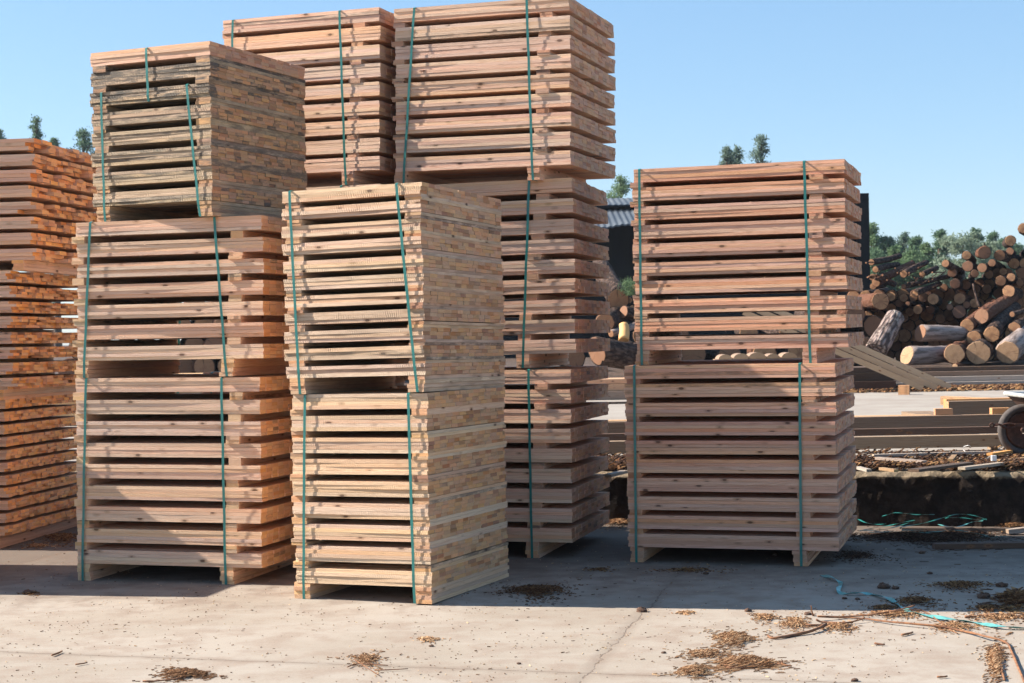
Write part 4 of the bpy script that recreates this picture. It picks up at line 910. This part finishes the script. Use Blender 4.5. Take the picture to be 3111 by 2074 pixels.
# tangle at the foot of the wall
c7 = lambda x, y: (2580+x/4.43, 1430+y/4.43)
TG = [[(120, 650), (230, 700), (380, 722), (500, 712)], [(440, 612), (520, 590), (620, 565), (760, 575), (900, 590), (1050, 588), (1150, 590)], [(130, 810), (300, 775), (540, 735), (700, 700), (880, 665)],
      [(740, 790), (690, 780), (730, 750), (980, 710), (1200, 650), (1300, 620), (1450, 585), (1600, 590), (1750, 620), (1850, 660)], [(1290, 640), (1350, 630), (1550, 635), (1700, 655), (1850, 650)], [(1200, 720), (1350, 755), (1500, 745), (1650, 690), (1800, 672)],
      [(700, 800), (900, 800), (1150, 820), (1350, 800), (1500, 805), (1750, 850), (1900, 885)], [(250, 830), (600, 820), (1000, 830), (1400, 870), (1900, 890), (2352, 880)], [(150, 800), (400, 800), (600, 760), (800, 700)]]
for i, pts in enumerate(TG):
    zb = .03+.02*(i % 3); n = len(pts)
    P = []
    for k, q in enumerate(pts):
        px, py = c7(*q); Zd = 11.9-.22*((px-2600)/500)-(.35 if q[1] > 740 else .12 if q[1] > 690 else 0)-.02*(i % 4)
        P.append(at(px, py, Z=Zd)); P[-1].z = max(P[-1].z, .012)
    band('loose_strap', ['blue-green strap loop at the left end of the tangle', 'arched strap catching the light along the top of the grey board', 'strap running up from the left into the tangle', 'long strap looping back and arching over the tangle', 'short green strap in the middle of the arch', 'sagging blue-green strap at the right of the tangle', 'blue strap lying lowest in front of the tangle', 'long green strap running out to the right edge below the wall', 'green strap nearest the right-hand column in the tangle'][i], smooth(P), .013, M_strap if i != 5 else M_teal, twist=.25, group='loose green straps tangled at the foot of the wall')
# sticks in the foreground
M_stick = simple('bark_strip', (.26, .12, .055), .85, col2=(.13, .06, .035), scale=25, bump=.002, bscale=80)
def stick(label, pts, r, r1=None, conv=o2, name='stick'):
    g = MB(); P = smooth([at(*conv(a, b), z=(h[0] if h else .008)) for a, b, *h in pts], 3)
    g.tube(P, r, 7, r1=r1, R=random.Random(2), rough=.32); return tag(g.build(name, M_stick, loc=P[0].copy(), smooth=True), label, 'stick', 'sticks and bark strips on the concrete')
stick('long reddish stick bending down towards the lower right corner', [(735, 705, .02), (1050, 716), (1300, 745, .015), (1650, 775, .02), (1850, 812), (2050, 858, .02), (2205, 902), (2250, 965), (2310, 1110), (2370, 1250)], .0048, .006)
stick('thin stick lying over the long one and rising to the right', [(735, 702, .025), (1000, 702), (1200, 682, .02), (1380, 648, .03), (1500, 615, .05)], .005, .003)
stick('dark bark strip pointing left from the stick fork', [(345, 856, .005), (400, 872), (560, 845), (700, 810, .015), (800, 765, .02)], .006, .008)
stick('thin branch crossing from the teal band down to the long stick', [(1300, 665, .03), (1460, 650, .03), (1580, 668), (1690, 745, .015), (1740, 790), (1830, 835)], .004, .003)
stick('second bark strip lying beside the long stick', [(640, 770), (850, 765), (1000, 745, .012), (1100, 718, .02)], .005, .003)
stick('curled bark strip at the knobbly end of the stick', [(720, 728, .02), (780, 748), (900, 752, .01), (1010, 748)], .006, .004)
stick('short upright twig at the knobbly end of the stick', [(700, 700, .0), (688, 660, .03), (682, 618, .06)], .005, .002)
stick('thin stick at the far right in the sunlit litter', [(1890, 705), (2000, 700), (2150, 680, .02)], .007, .004)
stick('reddish strip lying in the lower right shavings', [(2158, 950), (2165, 1080), (2200, 1200)], .005, .004)
stick('small dark strip alone on the sunlit concrete', [(1395, 848), (1480, 826)], .006, .004)
stick('small light chip strip on the sunlit concrete at the right', [(1180, 915), (1260, 922)], .006, .004)
stick('strip at the bottom right on the sunlit concrete', [(1672, 1178), (1750, 1172)], .005, .004)
stick('twig in the shavings of the lower middle', [(2070, 835), (2130, 815), (2310, 825)], .003, .002, o3)
stick('second twig in the shavings of the lower middle', [(2110, 790), (2260, 885)], .0025, .002, o3)
stick('twig at the lower middle edge pointing right', [(2230, 855), (2430, 845)], .003, .002, o3)
stick('dark strip in the shavings at the bottom left', [(850, 920), (960, 915), (1080, 900)], .005, .003, o3)
stick('long strip across the large golden patch', [(0, 1090), (150, 1075), (330, 1060), (530, 1090)], .005, .003)
stick('second strip across the large golden patch', [(20, 1105), (200, 1100), (440, 1075), (450, 1040, .03)], .004, .002)
stick('small dark strip on the concrete at the left', [(310, 765), (370, 740)], .005, .004, o3)
stick('small strip on the concrete left of the bottom shavings', [(450, 820), (520, 808)], .004, .003, o3)
# clods
M_clod = simple('bark_clod', (.13, .07, .045), .95, col2=(.06, .035, .025), scale=40, bump=.006, bscale=60)
def clod(label, px, py, r, seed, m=None):
    bmv = MB(); R = random.Random(seed); c = at(px, py, z=0); n, k = 10, 6; r = r*.8*c.y/FPX
    for j in range(k+1):
        ph = PI*j/k
        for i in range(n):
            a = 2*PI*i/n; q = r*(1+.45*mnoise.noise(Vector((math.cos(a)*1.7+seed, math.sin(a)*1.7, ph))))
            bmv.v.append(Vector((q*math.sin(ph)*math.cos(a)*1.3, q*math.sin(ph)*math.sin(a), max(0, q*.62*(math.cos(ph)+.55)))))
    for j in range(k):
        for i in range(n):
            i2 = (i+1) % n; bmv.face((j*n+i, j*n+n+i, j*n+n+i2, j*n+i2), ((0, 0),)*4, (.5, .5, 0, 0))
    o = bmv.build('bark_clod', m or M_clod); o.location = c; return tag(o, label, 'bark clod', 'clods and lumps of bark on the concrete')
for i, (cv, x, y, r, lab) in enumerate([(o4, 1605, 552, 17, 'bark lump sitting on the crack at the edge of the shadow'), (o2, 655, 690, 11, 'knobbly lump at the end of the long stick'), (o2, 1250, 482, 20, 'mossy clod in the shade at the right'), (o2, 1345, 488, 12, 'clod right beside the mossy one'), (o2, 1550, 210, 10, 'small tan lump in the shade below the dark plank'), (o2, 2040, 560, 19, 'dark round clod in the bark at the right'), (o2, 2180, 470, 18, 'dark clod at the far end of the long bark litter'), (o2, 945, 567, 8, 'small clod in the shade beside the teal band'), (o2, 1048, 572, 8, 'second small clod in the shade beside the teal band'), (o2, 1615, 370, 9, 'small clod on the thin litter in the shade'), (o4, 1745, 822, 7, 'small reddish lump right of the crack'), (o2, 1020, 1212, 12, 'dark chip lump at the bottom edge'), (o3, 170, 400, 18, 'dark lump in the left shadow'), (o2, 2060, 640, 22, 'brown clod close to the teal band at the right'), (o4, 805, 892, 7, 'small reddish lump left of the crack near the bottom'), (o4, 235, 778, 8, 'dark chip lump beside the pale sawdust spot'), (o2, 400, 228, 9, 'dark chip in the shade right of the lower right bundle'), (o4, 2020, 308, 9, 'dark chip in front of the right-hand column'), (o2, 190, 665, 12, 'lump with litter just outside the shadow edge')]):
    clod(lab, *cv(x, y), r, i)

# ------------------------------------------------------------ haze
g = MB(); g.board((-320, -80, -1), X_, Y_, Z_, 640, 480, 31, bow=0, segs=1)
hm = bpy.data.materials.new('haze'); hm.use_nodes = True; ht = hm.node_tree; ht.nodes.clear()
ho = ht.nodes.new('ShaderNodeOutputMaterial'); pv = ht.nodes.new('ShaderNodeVolumePrincipled')
pv.inputs['Color'].default_value = (.72, .84, 1, 1); pv.inputs['Density'].default_value = .0003; pv.inputs['Anisotropy'].default_value = .3
ht.links.new(pv.outputs[0], ho.inputs['Volume'])
tag(g.build('haze', hm), kind='stuff')
